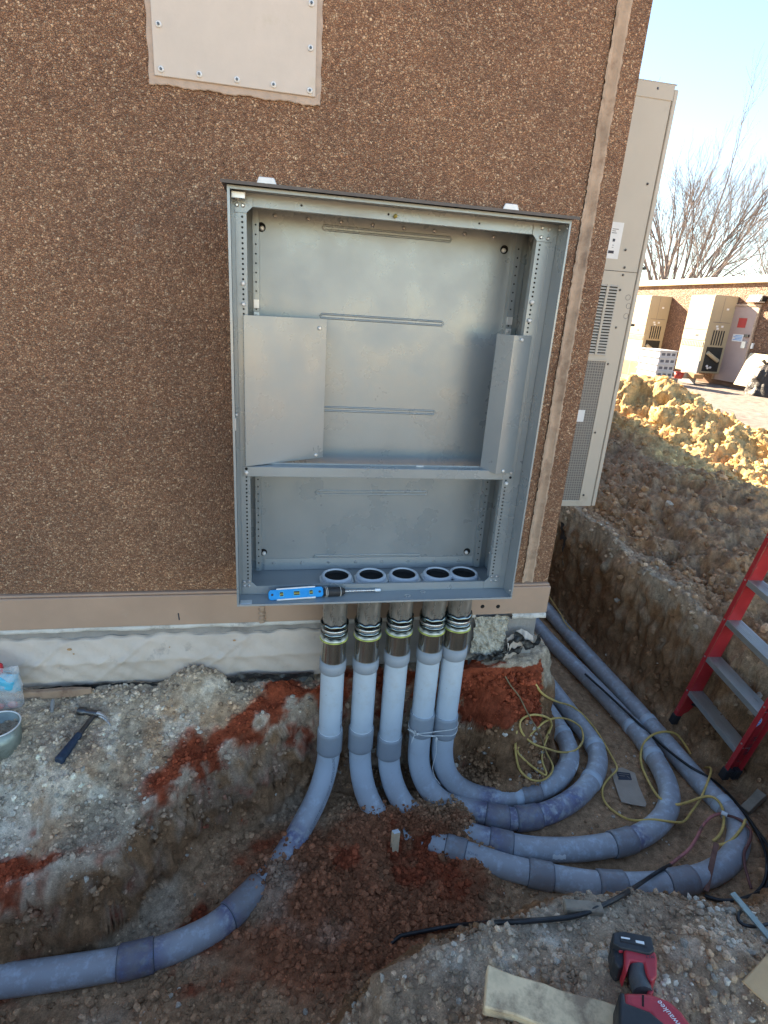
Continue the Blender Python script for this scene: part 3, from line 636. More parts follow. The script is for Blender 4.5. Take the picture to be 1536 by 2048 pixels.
crumple('torn_sheeting', [Yp(985, 1305, 1.925), Yp(1012, 1290, 1.915), Yp(1030, 1262, 1.91), Yp(1045, 1268, 1.90), Yp(1062, 1282, 1.90), Yp(1078, 1264, 1.895)], (.030, .040), 'black', b0, 4, .028)
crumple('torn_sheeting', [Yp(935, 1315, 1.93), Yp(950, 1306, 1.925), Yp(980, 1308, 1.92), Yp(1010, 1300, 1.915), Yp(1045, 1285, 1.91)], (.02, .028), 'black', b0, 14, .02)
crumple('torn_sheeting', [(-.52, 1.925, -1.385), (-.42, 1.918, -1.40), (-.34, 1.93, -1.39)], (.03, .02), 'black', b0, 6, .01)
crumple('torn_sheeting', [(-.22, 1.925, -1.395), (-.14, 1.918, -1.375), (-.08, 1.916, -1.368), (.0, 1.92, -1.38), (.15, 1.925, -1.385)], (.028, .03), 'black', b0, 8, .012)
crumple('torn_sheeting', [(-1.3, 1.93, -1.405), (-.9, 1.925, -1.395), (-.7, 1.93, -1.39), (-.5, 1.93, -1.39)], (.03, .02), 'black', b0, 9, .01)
crumple('torn_sheeting', [Xp(1122, 1040, 1.2) + [0, .0, 0], Xp(1130, 1075, 1.2), Xp(1124, 1110, 1.2)], (.05, .06), 'rubber', b0, 12, .02)
# ------------------------------------------------------------------ blank cover plate
pl = thing('cover_plate', (-.1, 1.94, .545), 'beige blank cover plate bolted to the aggregate wall at the top of the photo', 'cover plate')
mb = MB(); xs = np.linspace(-.345, .128, 60); zs = np.linspace(.515, 1.16, 70)
ol = [(x_, .527 + .002 * math.sin(x_ * 60) + .0012 * math.sin(x_ * 230)) for x_ in np.linspace(-.342, .124, 46)] + [(.124 + .0015 * math.sin(z_ * 90), z_) for z_ in np.linspace(.54, 1.16, 50)] + [(-.340 + .0018 * math.sin(z_ * 75 + 1), z_) for z_ in np.linspace(1.16, .54, 50)]
mb.hexa([(a, WY - .001, b) for a, b in ol][::-1], [(a, WY - .006, b) for a, b in ol][::-1]); mb.build('caulk_bead', 'caulk', pl, bevel=.002)
mb = MB(); mb.box((-.325, 1.9385, .546), (.108, 1.9435, 1.13)); mb.build('panel', 'plate', pl, bevel=.0015)
first = None
for (a, b) in [(-.307, .561), (-.208, .5615), (-.108, .561), (-.009, .561), (.092, .559), (-.307, .660), (.092, .658), (-.307, .76), (.092, .758)]:
    if first is None:
        mb = MB(); mb.tube([(a, 1.9383, b), (a, 1.9355, b), (a, 1.9345, b)], [.0078, .0078, .0055], 20); wsh = mb.build('washer', 'washer', pl)
        mb = MB(); mb.cyl((a, 1.9350, b), (a, 1.9305, b), .0036, n=6, sm=False); mb.build('screw_head', 'hsteel', wsh); first = (wsh, a, b)
    else:
        w2 = copy_tree(first[0], pl); w2.location = (a - first[1], 0, b - first[2])

# ------------------------------------------------------------------ electrical cabinet
FY, BY, CX0, CX1, CZ0, CZ1, FR = 1.64, 1.893, -.118, .799, -.918, .254, 1.712
cb_ = thing('electrical_cabinet', (.34, 1.8, CZ0), 'open empty grey steel electrical cabinet hanging on the brown wall', 'electrical cabinet')
T = .0022
mb = MB(); mb.box((CX0 - T, FY, CZ0), (CX0, BY, CZ1)); mb.box((CX0 - T, FY - .0015, CZ0), (CX0 + .0045, FY, CZ1)); mb.build('side_panel', 'cab', cb_)
mb = MB(); mb.box((CX1, FY, CZ0), (CX1 + T, BY, CZ1)); mb.box((CX1 - .003, FY - .0015, CZ0), (CX1 + T, FY, CZ1)); mb.build('side_panel', 'cab', cb_)
mb = MB(); mb.box((CX0 - T, FY, CZ0 - T), (CX1 + T, BY, CZ0)); mb.box((CX0 - T, FY - .0016, CZ0 - T), (CX1 + T, FY, CZ0 + .004)); mb.build('bottom_panel', 'cab_dirty', cb_)
mb = MB(); mb.box((CX0 - T, FY, CZ1), (CX1 + T, BY, CZ1 + T)); mb.box((CX0 + .005, FY - .0016, CZ1 - .006), (CX1, FY, CZ1 + T)); mb.build('top_panel', 'cab', cb_)
mb = MB(); mb.box((CX0 - .016, FY - .022, CZ1 + .0075), (CX1 + .014, BY + .01, CZ1 + .0095)); mb.box((CX0 - .016, FY - .024, CZ1 + .002), (CX1 + .014, FY - .022, CZ1 + .0095)); mb.build('drip_hood', 'cab_top', cb_)
mb = MB(); mb.box((CX0 - T, BY, CZ0 - T), (CX1 + T, BY + .002, CZ1 + T)); bp = mb.build('back_panel', 'cab', cb_)
def stamped(xa, xb, z0, mat='cab'):
    mb = MB(); y0 = BY - .0006
    for s in (1, -1): mb.tube([(xa, y0, z0 + s * .006), (xb, y0, z0 + s * .006)], .0032, 8)
    mb.tube([(xa, y0, z0 + .006), (xa - .005, y0, z0), (xa, y0, z0 - .006)], .0032, 8); mb.tube([(xb, y0, z0 + .006), (xb + .005, y0, z0), (xb, y0, z0 - .006)], .0032, 8)
    mb.build('stamped_rib', mat, bp)
for z0 in (.2085, -.041, -.331, -.622, -.868): stamped(.14, .53, z0)
mb = MB(); mb.box((-.04, BY - .0035, -.9155), (.80 - .04, BY - .0005, -.872)); mb.build('bottom_lip', 'cab_dirty', bp)
def screw(parent, p, r=.0055, d=(0, -1, 0), mat='galv', h=.004, name='screw'):
    mb = MB(); p = np.array(p, float); dv = np.array(d, float)
    mb.tube([p, p + dv * h * .6, p + dv * h], [r, r, r * .55], 10); mb.tube([p + dv * h, p + dv * (h + .0008)], [r * .4, r * .4], 6, sm=False)
    return mb.build(name, mat, parent)
sc0 = None
def screws(parent, pts, **k):
    base = screw(parent, pts[0], **k)
    for p in pts[1:]:
        c = base.copy(); COL.objects.link(c); c.parent = parent; c.location = tuple(np.array(p) - np.array(pts[0]))
screws(bp, [(a, BY - .0005, .227) for a in np.arange(-.004, .68, .0965)], r=.006)
screws(bp, [(a, BY - .0035, -.888) for a in np.arange(-.008, .75, .0985)], r=.0045)
for a, b, s in ((-.044, .194, 1), (.711, .194, -1), (-.044, -.847, 1), (.713, -.853, -1)):
    mb = MB(); mb.cyl((a, BY - .0004, b), (a, BY - .0012, b), .013, n=20, mi=0); h_ = mb.build('mounting_hole', 'hole', bp)
    mb = MB(); mb.tube([(a + .003 * s, BY, b - .003), (a + .003 * s, BY - .008, b - .003), (a + .003 * s, BY - .011, b - .003)], [.0065, .0065, .003], 12); mb.build('bolt', 'washer', h_)
def slotrail(x0, x1, y, z0, z1, name, xs_hole, pitch, hr, parent=cb_, skip=None):
    mb = MB(); mb.box((x0, y, z0), (x1, y + .002, z1), 0)
    zz = z0 + .03
    while zz < z1 - .025:
        if not (skip and skip[0] < zz < skip[1]): mb.cyl((xs_hole, y - .0001, zz), (xs_hole, y - .0006, zz), hr, n=8, mi=1)
        zz += pitch
    return mb.build(name, ['cab', 'hole'], parent)
# rear uprights (C-channels standing 28 mm off the back)
for x0, x1, lip in ((-.068, -.050, 1), (.737, .757, -1)):
    o = slotrail(x0, x1, BY - .03, -.905, .246, 'rear_upright', (x0 + x1) / 2, .0255, .0027)
    mb = MB(); xx = x0 if lip < 0 else x1 - .002; mb.box((xx, BY - .028, -.905), (xx + .002, BY, .246)); mb.build('web', 'cab', o)
    mb = MB(); zc = -.03; mb.box((x0 + .002, BY - .036, zc), (x1 - .001, BY - .0302, zc + .024)); mb.box((x0 + .002, BY - .036, zc - .03), (x1 - .001, BY - .0302, zc - .012)); mb.build('clip', 'silver', o)
    screw(o, ((x0 + x1) / 2, BY - .036, zc - .021), r=.004)
# front frame ring with gussets
LX, RX = -.0775, .7385
lu = slotrail(CX0 + .001, LX, FR, -.888, .222, 'front_upright', -.0885, .0127, .0030)
ru = slotrail(RX, CX1 - .001, FR, -.888, .222, 'front_upright', .7495, .0127, .0030)
for o, xx, sg in ((lu, LX, 1), (ru, RX, -1)):
    mb = MB(); a = xx if sg < 0 else xx - .002; mb.box((a, FR + .002, -.872), (a + .002, FR + .022, .222)); mb.build('return_flange', 'cab', o)
mb = MB(); mb.tube([(CX1 - .021, FR - .0006, -.87), (CX1 - .021, FR - .0006, .22)], .0012, 6); mb.build('crease', 'cab', ru)
mb = MB(); mb.tube([(CX0 + .012, FR - .0006, -.87), (CX0 + .012, FR - .0006, .22)], .0009, 6); mb.build('crease', 'cab', lu)
mb = MB(); mb.box((CX0 + .001, FR, .222), (CX1 - .001, FR + .002, CZ1 - .001)); mb.box((CX0 + .04, FR + .002, .222), (CX1 - .06, FR + .02, .224)); tr_ = mb.build('top_rail', 'cab', cb_)
mb = MB()
for a in (.065, .56, .30): mb.cyl((a, FR - .0001, .236), (a, FR - .0007, .236), .003, n=8)
mb.build('rail_hole', 'hole', tr_)
mb = MB(); mb.tube([(.318, FR - .001, .232), (.318, FR - .010, .232), (.318, FR - .013, .232)], [.005, .005, .003], 12); mb.ball((.318, FR - .011, .232), .0052); mb.build('rubber_bumper', 'vial', tr_)
mb = MB(); mb.box((CX0 + .001, FR, CZ0 + .001), (CX1 - .001, FR + .002, -.888)); mb.box((CX0 + .04, FR + .002, -.8905), (CX1 - .06, FR + .010, -.8885)); br_ = mb.build('bottom_rail', 'cab', cb_)
def gusset(pts, scr):
    mb = MB(); mb.hexa([(a, FR - .001, b) for a, b in pts], [(a, FR - .0032, b) for a, b in pts]); o = mb.build('gusset', 'cab', cb_, bevel=.0006)
    screws(o, [(a, FR - .0033, b) for a, b in scr], r=.0052)
def gpts(xo, xi, zo, zi, k=.017):
    sx = 1 if xi > xo else -1; sz = 1 if zi > zo else -1
    p = [(xo, zo), (xi + sx * k, zo), (xi + sx * k, zi), (xi, zi + sz * k), (xo, zi + sz * k)]
    # counter-clockwise seen from the front
    A = sum(p[i][0] * p[(i + 1) % 5][1] - p[(i + 1) % 5][0] * p[i][1] for i in range(5)); return p if A < 0 else p[::-1]
gusset(gpts(-.108, LX, .246, .222), [(-.101, .237), (-.101, .222), (-.086, .240), (-.086, .222)])
gusset(gpts(.786, RX, .246, .222), [(.748, .240), (.770, .238), (.748, .216), (.770, .214)])
gusset(gpts(-.108, LX, -.912, -.888), [(-.101, -.870), (-.101, -.884), (-.086, -.868), (-.086, -.884)])
gusset(gpts(.780, RX, -.912, -.888), [(.748, -.868), (.766, -.868), (.748, -.884), (.766, -.884)])
for pts, o in (([(-.0885, FR - .002, .033), (-.0885, FR - .002, -.020), (-.0885, FR - .002, -.50)], lu), ([(.7495, FR - .002, .040), (.7495, FR - .002, -.012), (.751, FR - .002, -.525)], ru)):
    screws(o, pts, r=.0062, mat='washer', h=.007, name='loose_screw')
mb = MB(); mb.box((-.112, FR - .006, .226 + .019), (-.078, FR - .0005, CZ1 - .0005)); mb.box((-.112, FR - .045, .2455), (-.078, FR - .006, .2475)); mb.box((-.112, FR - .047, .232), (-.078, FR - .045, .2475)); mb.build('door_stop', 'silver', cb_, bevel=.001)
mb = MB(); mb.box((-.112, FY + .004, CZ0 + .0005), (-.075, FY + .03, CZ0 + .0035)); mb.build('corner_tab', 'silver', cb_, bevel=.001)
mb = MB(); mb.box((CX0 + .0002, FY + .006, -.36), (CX0 + .006, FY + .020, -.325)); mb.box((CX0 + .0002, FY + .010, -.325), (CX0 + .004, FY + .016, -.312)); mb.ball((CX0 + .008, FY + .013, -.315), .004); mb.build('latch', 'silver', cb_, bevel=.001)
screws(cb_, [(CX1 - .0002, FY + .012, .237), (CX1 - .0002, FR - .012, .238), (CX1 - .0002, FY + .014, -.895)], r=.004, d=(-1, 0, 0))
# upright seam on the right inner wall
mb = MB(); mb.box((CX1 - .012, BY - .08, -.91), (CX1 - .0005, BY - .078, .25)); mb.box((CX1 - .012, BY - .078, -.91), (CX1 - .010, BY - .004, .25)); wb = mb.build('side_stiffener', 'cab', cb_)
screws(wb, [(CX1 - .0121, BY - .045, zz) for zz in (.02, -.07, -.30, -.55, -.84)], r=.004, d=(-1, 0, 0))
# mid rail
mb = MB(); zr0, zr1 = -.512, -.481
mb.hexa([(-.097, FR - .004, zr0), (.770, FR - .004, zr0), (.770, FR - .004, zr1), (-.097, FR - .004, zr1)][::-1], [(-.097, FR - .006, zr0), (.770, FR - .006, zr0), (.770, FR - .006, zr1), (-.097, FR - .006, zr1)][::-1])
mb.box((-.09, FR - .004, zr1 - .002), (.765, FR + .002, zr1)); mb.box((-.07, FR + .002, zr1 - .002), (.73, FR + .030, zr1)); mb.box((-.04, FR + .030, zr1 - .002), (.69, FR + .032, zr1 + .004)); mb.box((-.09, FR - .004, zr0), (.765, FR + .016, zr0 + .002)); mr = mb.build('mid_rail', 'cab', cb_, bevel=.0008)
mb = MB()
for a, b in ((-.088, -.488), (.761, -.504)): mb.cyl((a, FR - .0061, b), (a, FR - .0066, b), .0045, n=10)
mb.build('rail_hole', 'hole', mr)
screws(mr, [(-.088, FR - .006, -.503), (.761, FR - .006, -.488)], r=.005)
mb = MB(); mb.box((.447, FR + .026, zr1 + .0002), (.471, FR + .0292, zr1 + .003)); mb.build('slot_tab', 'silver', mr)
# sheet barriers left and right
def sheet(name, pts, th=.0018, fold=None):
    """folded sheet from a plan polyline and a height range"""
    (pl_, z0, z1) = pts; mb = MB()
    for (xa, ya), (xb, yb) in zip(pl_[:-1], pl_[1:]):
        nn = np.array([yb - ya, -(xb - xa)]); nn = nn / np.linalg.norm(nn) * th
        mb.hexa([(xa, ya, z0), (xb, yb, z0), (xb - nn[0], yb - nn[1], z0), (xa - nn[0], ya - nn[1], z0)][::-1], [(xa, ya, z1), (xb, yb, z1), (xb - nn[0], yb - nn[1], z1), (xa - nn[0], ya - nn[1], z1)][::-1])
    return mb.build(name, 'cab', cb_, bevel=.0006)
lc = sheet('left_barrier', ([(-.090, BY - .03), (-.0895, 1.699), (.151, 1.825)], -.479, -.0475))
screws(lc, [(.128, 1.812, -.075), (.127, 1.812, -.468)], r=.0062, d=(.46, -.88, 0), mat='silver')
rc = sheet('right_barrier', ([(.664, 1.738), (.699, 1.684), (.764, 1.706), (.766, 1.725)], -.4865, -.0555))
screws(rc, [(.727, 1.692, -.068), (.726, 1.692, -.478)], r=.0058, d=(.3, -.95, 0), mat='silver')
# mounting ears at the top, seen over the hood
for xa, xb in ((-.060, .005), (.690, .752)):
    mb = MB(); z1 = .326; p = [(xa, .25), (xb, .25), (xb, .300), (xb - .012, z1), (xa + .010, z1), (xa, .300)]
    mb.hexa([(a, BY + .012, b) for a, b in p][::-1][::-1], [(a, BY + .008, b) for a, b in p][::-1][::-1]); mb.box((xa + .01, BY + .0125, .26), (xb - .01, WY, .275)); mb.build('mounting_ear', 'washer', cb_, bevel=.002)

# ------------------------------------------------------------------ conduits
R3 = .04445; YC = 1.80; ZF = -1.95
cx = [.2095, .333, .4515, .5775, .6765]
def fl(u, v, z=ZF): return Zp(u, v, z)
COND = [
 dict(lab='leftmost conduit, dropping from the cabinet, half buried and running out left', pvc=1325, ring=1288, nut=1257, cp=1490,
      path=[(.2095, YC, -1.66), (.200, 1.792, -1.75), (.165, 1.745, -1.84), (.10, 1.665, -1.905), (.02, 1.56, -1.945), fl(520, 1772), fl(480, 1812), fl(440, 1848), fl(400, 1872), fl(330, 1902), fl(240, 1926), fl(120, 1946), fl(0, 1962), fl(-160, 1978), fl(-700, 2040)],
      cps=[((455, 1835), (515, 1775)), ((240, 1926), (307, 1908))], seams=[], prim=[(300, 1910, .05), (250, 1925, .02), (600, 1690, .05), (455, 1838, .03)]),
 dict(lab='second conduit from the left, reappearing from the clods as the outermost grey loop', pvc=1325, ring=1285, nut=1257, cp=1487,
      path=[(.333, YC, -1.66), (.336, 1.792, -1.74), (.352, 1.755, -1.83), (.39, 1.70, -1.90), (.46, 1.64, -1.94), (.55, 1.595, -1.955), fl(880, 1690), fl(940, 1710), fl(1010, 1733), fl(1090, 1752), fl(1190, 1768), fl(1290, 1771), fl(1360, 1764), fl(1420, 1748), fl(1465, 1715), fl(1478, 1670), fl(1465, 1632), fl(1400, 1565), fl(1289, 1436), fl(1190, 1327), fl(1094, 1219), (1.895, 4.5, ZF), (1.895, 6.5, ZF)],
      cps=[((890, 1694), (932, 1708)), ((1060, 1745), (1106, 1756)), ((1197, 1768), (1250, 1771)), ((1335, 1768), (1385, 1760))], seams=[(1440, 1605), (1290, 1440)], prim=[(1010, 1735, .0)]),
 dict(lab='middle of the five conduits, reappearing from the clods as the second outermost loop', pvc=1314, ring=1280, nut=1250, cp=1507,
      path=[(.4515, YC, -1.68), (.456, 1.792, -1.76), (.478, 1.755, -1.845), (.53, 1.70, -1.915), (.63, 1.645, -1.945), (.74, 1.60, -1.95), fl(990, 1683), fl(1060, 1697), fl(1150, 1699), fl(1240, 1686), fl(1290, 1667), fl(1325, 1638), fl(1339, 1605), fl(1334, 1565), fl(1310, 1518), fl(1264, 1453), fl(1170, 1352), fl(1078, 1257), (1.70, 4.5, ZF), (1.70, 6.5, ZF)],
      cps=[((980, 1682), (1022, 1690)), ((1222, 1690), (1262, 1680))], seams=[(1302, 1508), (1260, 1450)], prim=[(1270, 1676, .03), (985, 1682, .05)]),
 dict(lab='fourth conduit from the left, tied with twine and turning into the purple-stained loop', pvc=1311, ring=1280, nut=1250, cp=1468,
      path=[(.5775, YC, -1.66), (.578, 1.798, -1.73), (.590, 1.785, -1.80), (.628, 1.757, -1.875), (.70, 1.722, -1.93), fl(935, 1617), fl(990, 1634), fl(1050, 1637), fl(1110, 1620), fl(1160, 1588), fl(1190, 1548), fl(1196, 1512), fl(1182, 1480), fl(1150, 1438), fl(1100, 1372), fl(1040, 1295), (1.485, 4.5, ZF), (1.485, 6.5, ZF)],
      cps=[((975, 1632), (1014, 1637)), ((1033, 1638), (1073, 1632))], seams=[(1186, 1556), (1186, 1488)], prim=[(965, 1628, .05), (1095, 1625, .13), (1024, 1637, .05), (1140, 1602, .06)]),
 dict(lab='rightmost conduit under the cabinet, turning into the innermost grey loop', pvc=1308, ring=1275, nut=1247, cp=1475,
      path=[(.6765, YC, -1.64), (.679, 1.80, -1.72), (.700, 1.795, -1.81), (.75, 1.785, -1.89), (.83, 1.772, -1.94), fl(985, 1597), fl(1040, 1591), fl(1080, 1580), fl(1115, 1560), fl(1137, 1528), fl(1138, 1497), fl(1120, 1460), fl(1080, 1400), fl(1022, 1325), (1.375, 4.5, ZF), (1.375, 6.5, ZF)],
      cps=[((1038, 1591), (1073, 1583))], seams=[(1120, 1466), (1040, 1590)], prim=[(975, 1600, .05)]),
]
PTS = []      # analytic record of conduit axes for laying cables on them
ZR = CZ0
for k, cdn in enumerate(COND):
    x0 = cx[k]; zpvc = Yp(700, cdn['pvc'], YC - .03)[2]; zring = Yp(700, cdn['ring'], YC - .05)[2]; znut = Yp(700, cdn['nut'], YC - .05)[2]; zcp = Yp(700, cdn['cp'], YC - .04)[2]
    root = thing('conduit', (x0, YC, ZF), cdn['lab'], 'conduit', 'grey conduits running down from the cabinet')
    mb = MB(); mb.tube([(x0, YC, ZR + .012), (x0, YC, znut - .01)], R3 * .985, 36, cap=False); mb.build('steel_riser', 'steel', root)
    # bushing inside the cabinet: ribbed ring on a lock nut
    nb = 48; rr = .0525
    mb = MB(); vs = []
    for (ra, zz) in ((rr + .006, ZR + .0005), (rr + .006, ZR + .007)):
        for j in range(16): vs.append((x0 + (ra + (.004 if j % 2 else 0)) * math.cos(j * math.pi / 8), YC + (ra + (.004 if j % 2 else 0)) * math.sin(j * math.pi / 8), zz))
    mb.add(vs, [tuple(range(16, 32))] + [(j, (j + 1) % 16, 16 + (j + 1) % 16, 16 + j) for j in range(16)])
    ln = mb.build('lock_nut', 'silver', root)
    mb = MB(); prof = [(rr, ZR + .007), (rr + .0005, ZR + .018), (rr - .003, ZR + .024), (rr - .008, ZR + .0245), (rr - .0105, ZR + .021), (rr - .0108, ZR + .015)]; vs = []
    for j in range(nb):
        an = 2 * math.pi * j / nb
        for i, (ra, zz) in enumerate(prof): q = ra + (.0012 if (j % 3 == 0 and i < 2) else 0); vs.append((x0 + q * math.cos(an), YC + q * math.sin(an), zz))
    m_ = len(prof); mb.add(vs, [(j * m_ + i, j * m_ + i + 1, ((j + 1) % nb) * m_ + i + 1, ((j + 1) % nb) * m_ + i) for j in range(nb) for i in range(m_ - 1)], 0, True); mb.build('bushing', 'bush', root)
    mb = MB(); mb.tube([(x0, YC, ZR + .0205), (x0, YC, ZR + .0078)], rr - .0112, 30, cap=False); mb.build('bushing_throat', 'rubber', root)
    mb = MB(); mb.cyl((x0, YC, ZR + .0076), (x0, YC, ZR + .0090), rr - .0118, n=30); mb.build('bushing_bore', 'hole', root)
    # compression coupling: gland nuts and rings with a scalloped rim
    def scal(za, zb, ra, rb, mat, name, am=.0018, n_=48, lob=8):
        mb = MB(); vs = []
        prof = [(ra - .004, za), (ra, za - .0015), (rb + am, (za * .6 + zb * .4)), (rb, zb + .0015), (rb - .004, zb)]
        for j in range(n_):
            an = 2 * math.pi * j / n_
            for i, (q, zz) in enumerate(prof): vs.append((x0 + q * math.cos(an), YC + q * math.sin(an), zz + (am * 1.6 * math.cos(lob * an) if i in (0, 1) else 0)))
        m_ = 5; mb.add(vs, [(j * m_ + i, ((j + 1) % n_) * m_ + i, ((j + 1) % n_) * m_ + i + 1, j * m_ + i + 1) for j in range(n_) for i in range(4)], 0, True); return mb.build(name, mat, root)
    scal(znut + .008, znut - .016, R3 + .006, R3 + .0055, 'nut', 'gland_nut')
    scal(znut - .014, znut - .031, R3 + .001, R3 + .002, 'galv', 'coupling_body', .0004)
    scal(znut - .028, znut - .045, R3 + .004, R3 + .0045, 'nut', 'gland_nut', .0012)
    scal(zring + .012, zring + .0025, R3 + .0015, R3 + .005, 'wring', 'gland_washer', .0016)
    scal(zring + .002, zring - .0018, R3 + .0074, R3 + .0074, 'yring', 'seal_ring', .0003)
    mb = MB(); mb.tube([(x0, YC, zring - .002), (x0, YC, zpvc - .005)], R3 + .0012, 36, cap=False); mb.build('lower_nipple', 'chrome', root)
    # grey plastic run
    C = np.array([(x0, YC, zpvc - .01), (x0, YC, zpvc - .2), (x0, YC, -1.55)] + [tuple(p) for p in cdn['path']], float)
    C = smooth(resample(catmull(C, .01), .012)[0], 14); C, s = resample(C, .012)
    PTS.append(C)
    def near(u, v):
        w = ray(u, v); t = C @ w; d = np.linalg.norm(C - t[:, None] * w, axis=1); d[C[:, 1] > 3.9] += 1; return int(np.argmin(d + (s < .35) * .5))
    prim = np.zeros(len(C)); prim2 = np.zeros(len(C))
    for (u, v, wd) in cdn['prim']:
        i0 = near(u, v); prim = np.maximum(prim, np.exp(-((s - s[i0]) / max(wd, .004)) ** 2) if wd > 0 else 0)
    jn = []
    def pvctube(C_, rad_, mat, name, parent, pr_, mud):
        mb = MB(); mb.tube(C_, rad_, 28); nrow = len(C_) * 28; col = np.zeros((nrow + 56, 3)); col[:nrow, 0] = np.repeat(pr_, 28); col[:nrow, 1] = np.repeat(mud, 28)
        return mb.build(name, mat, parent, col=col)
    mud = sstep(-C[:, 2], 1.72, 1.93) * .42
    pipe = pvctube(C, R3, 'pvc', 'plastic_pipe', root, prim, mud)
    # adapter at the top of the plastic and sleeve couplings along it
    def sleeve(ia, ib, name, extra=.0055, cap_lip=True):
        ia, ib = min(ia, ib), max(ia, ib); ib = max(ib, ia + 3); Cs = C[ia:ib + 1]; ra = np.full(len(Cs), R3 + extra); Ce = list(Cs); t0 = Cs[1] - Cs[0]; t0 /= np.linalg.norm(t0); t1 = Cs[-1] - Cs[-2]; t1 /= np.linalg.norm(t1)
        Ce = [Cs[0] - t0 * .0015] + Ce + [Cs[-1] + t1 * .0015]; ra = [R3 + extra - .0018] + list(ra) + [R3 + extra - .0018]
        pp = np.r_[prim[ia], prim[ia:ib + 1], prim[ib]]
        o = pvctube(np.array(Ce), ra, 'pvc2', name, root, pp * .7, np.r_[mud[ia], mud[ia:ib + 1], mud[ib]])
        return o
    mb = MB(); mb.tube([(x0, YC, zpvc + .001), (x0, YC, zpvc), (x0, YC, zpvc - .036), (x0, YC, zpvc - .046), (x0, YC, zpvc - .050)], [R3 - .002, R3 + .0055, R3 + .0055, R3 + .0035, R3], 36); mb.build('adapter', 'pvc2', root, col=np.zeros(3))
    iz = int(np.argmin(np.abs(C[:, 2] - zcp) + (s > .8) * 5)); sleeve(iz - 4, iz + 4, 'sleeve_coupling')
    mb = MB(); c0 = C[iz - 4] + np.array([0, 0, .0025]); mb.tube([c0, c0 - [0, 0, .004]], R3 + .0015, 28); mb.build('glue_bead', 'white' if k < 3 else 'pvc', root)
    for (a, b) in cdn['cps']:
        ia, ib = near(*a), near(*b); sleeve(ia, ib, 'sleeve_coupling')
        for e in (min(ia, ib), max(ia, ib)):
            t0 = C[e + 1] - C[e - 1]; t0 /= np.linalg.norm(t0); sg = -1 if e == min(ia, ib) else 1
            mb = MB(); mb.tube([C[e] + sg * t0 * .0016, C[e] + sg * t0 * .0042], [R3 + .0014] * 2, 28); mb.build('joint_line', 'seam', root)
    for (u, v) in cdn['seams']:
        i0 = near(u, v); t0 = C[i0 + 1] - C[i0 - 1]; t0 /= np.linalg.norm(t0); jn.append(i0)
        mb = MB(); mb.tube([C[i0] - t0 * .035, C[i0] - t0 * .034, C[i0] - t0 * .0015, C[i0]], [R3 + .0002, R3 + .0022, R3 + .0032, R3 + .0005], 28); mb.build('bell_end', 'pvc', root, col=np.zeros(3))
    cdn['C'] = C; cdn['near'] = near; cdn['root'] = root; cdn['s'] = s
# printed line on the pipe that leaves to the left
def pipe_text(k, body, u, v, size, ang, mat='ink', flip=1):
    C = COND[k]['C']; i0 = COND[k]['near'](u, v); vs, fs = textmesh(body, size); s = COND[k]['s']; out = []
    for (tx, ty, tz) in vs:
        sp = s[i0] + flip * tx; p = np.array([np.interp(sp, s, C[:, j]) for j in range(3)]); q = np.array([np.interp(sp + .01, s, C[:, j]) for j in range(3)]); t = q - p; t /= np.linalg.norm(t)
        up = np.array([0, 0, 1.]) - t * t[2]; up /= np.linalg.norm(up); sd = np.cross(t, up)
        if sd[1] > 0: sd = -sd
        a = ang + ty / R3; out.append(p + (R3 + .0006) * (math.sin(a) * up + math.cos(a) * sd))
    mb = MB(); mb.add(out, fs); return mb.build('printed_line', mat, COND[k]['root'])
M['faint'] = pbr('faded_print', (.17, .19, .24), .6, var=.3, vs=120)
pipe_text(0, 'UL LISTED PVC CONDUIT  ABOVE GROUND & UNDERGROUND  SCH 40', 130, 1945, .016, .30, 'faint', -1)
pipe_text(1, 'PVC CONDUIT SCH 40', 1140, 1768, .012, 1.0, 'faint', 1)
# paper stickers on the elbows
def sticker(k, u, v, l, a0, a1, name='paper_sticker'):
    C = COND[k]['C']; i0 = COND[k]['near'](u, v); s = COND[k]['s']; vs = []
    for i in range(9):
        sp = s[i0] + l * (i / 8 - .5); p = np.array([np.interp(sp, s, C[:, j]) for j in range(3)]); q = np.array([np.interp(sp + .01, s, C[:, j]) for j in range(3)]); t = q - p; t /= np.linalg.norm(t)
        up = np.array([0, 0, 1.]) - t * t[2]; up /= np.linalg.norm(up); sd = np.cross(t, up)
        for j in range(7):
            a = a0 + (a1 - a0) * j / 6 + .06 * math.sin(i * 2 + j); vs.append(p + (R3 + .0012) * (math.sin(a) * up + math.cos(a) * sd))
    mb = MB(); mb.add(vs, [(i * 7 + j, i * 7 + j + 1, (i + 1) * 7 + j + 1, (i + 1) * 7 + j) for i in range(8) for j in range(6)], 0, True); mb.build(name, 'white', COND[k]['root'])
sticker(2, 1041, 1690, .07, 1.9, 1.35); sticker(2, 1338, 1612, .05, .1, .5); sticker(4, 1140, 1535, .05, .2, .55)
print('PIPES', [tuple(np.round(c['C'][c['near'](1200, 1500)], 2)) for c in COND])

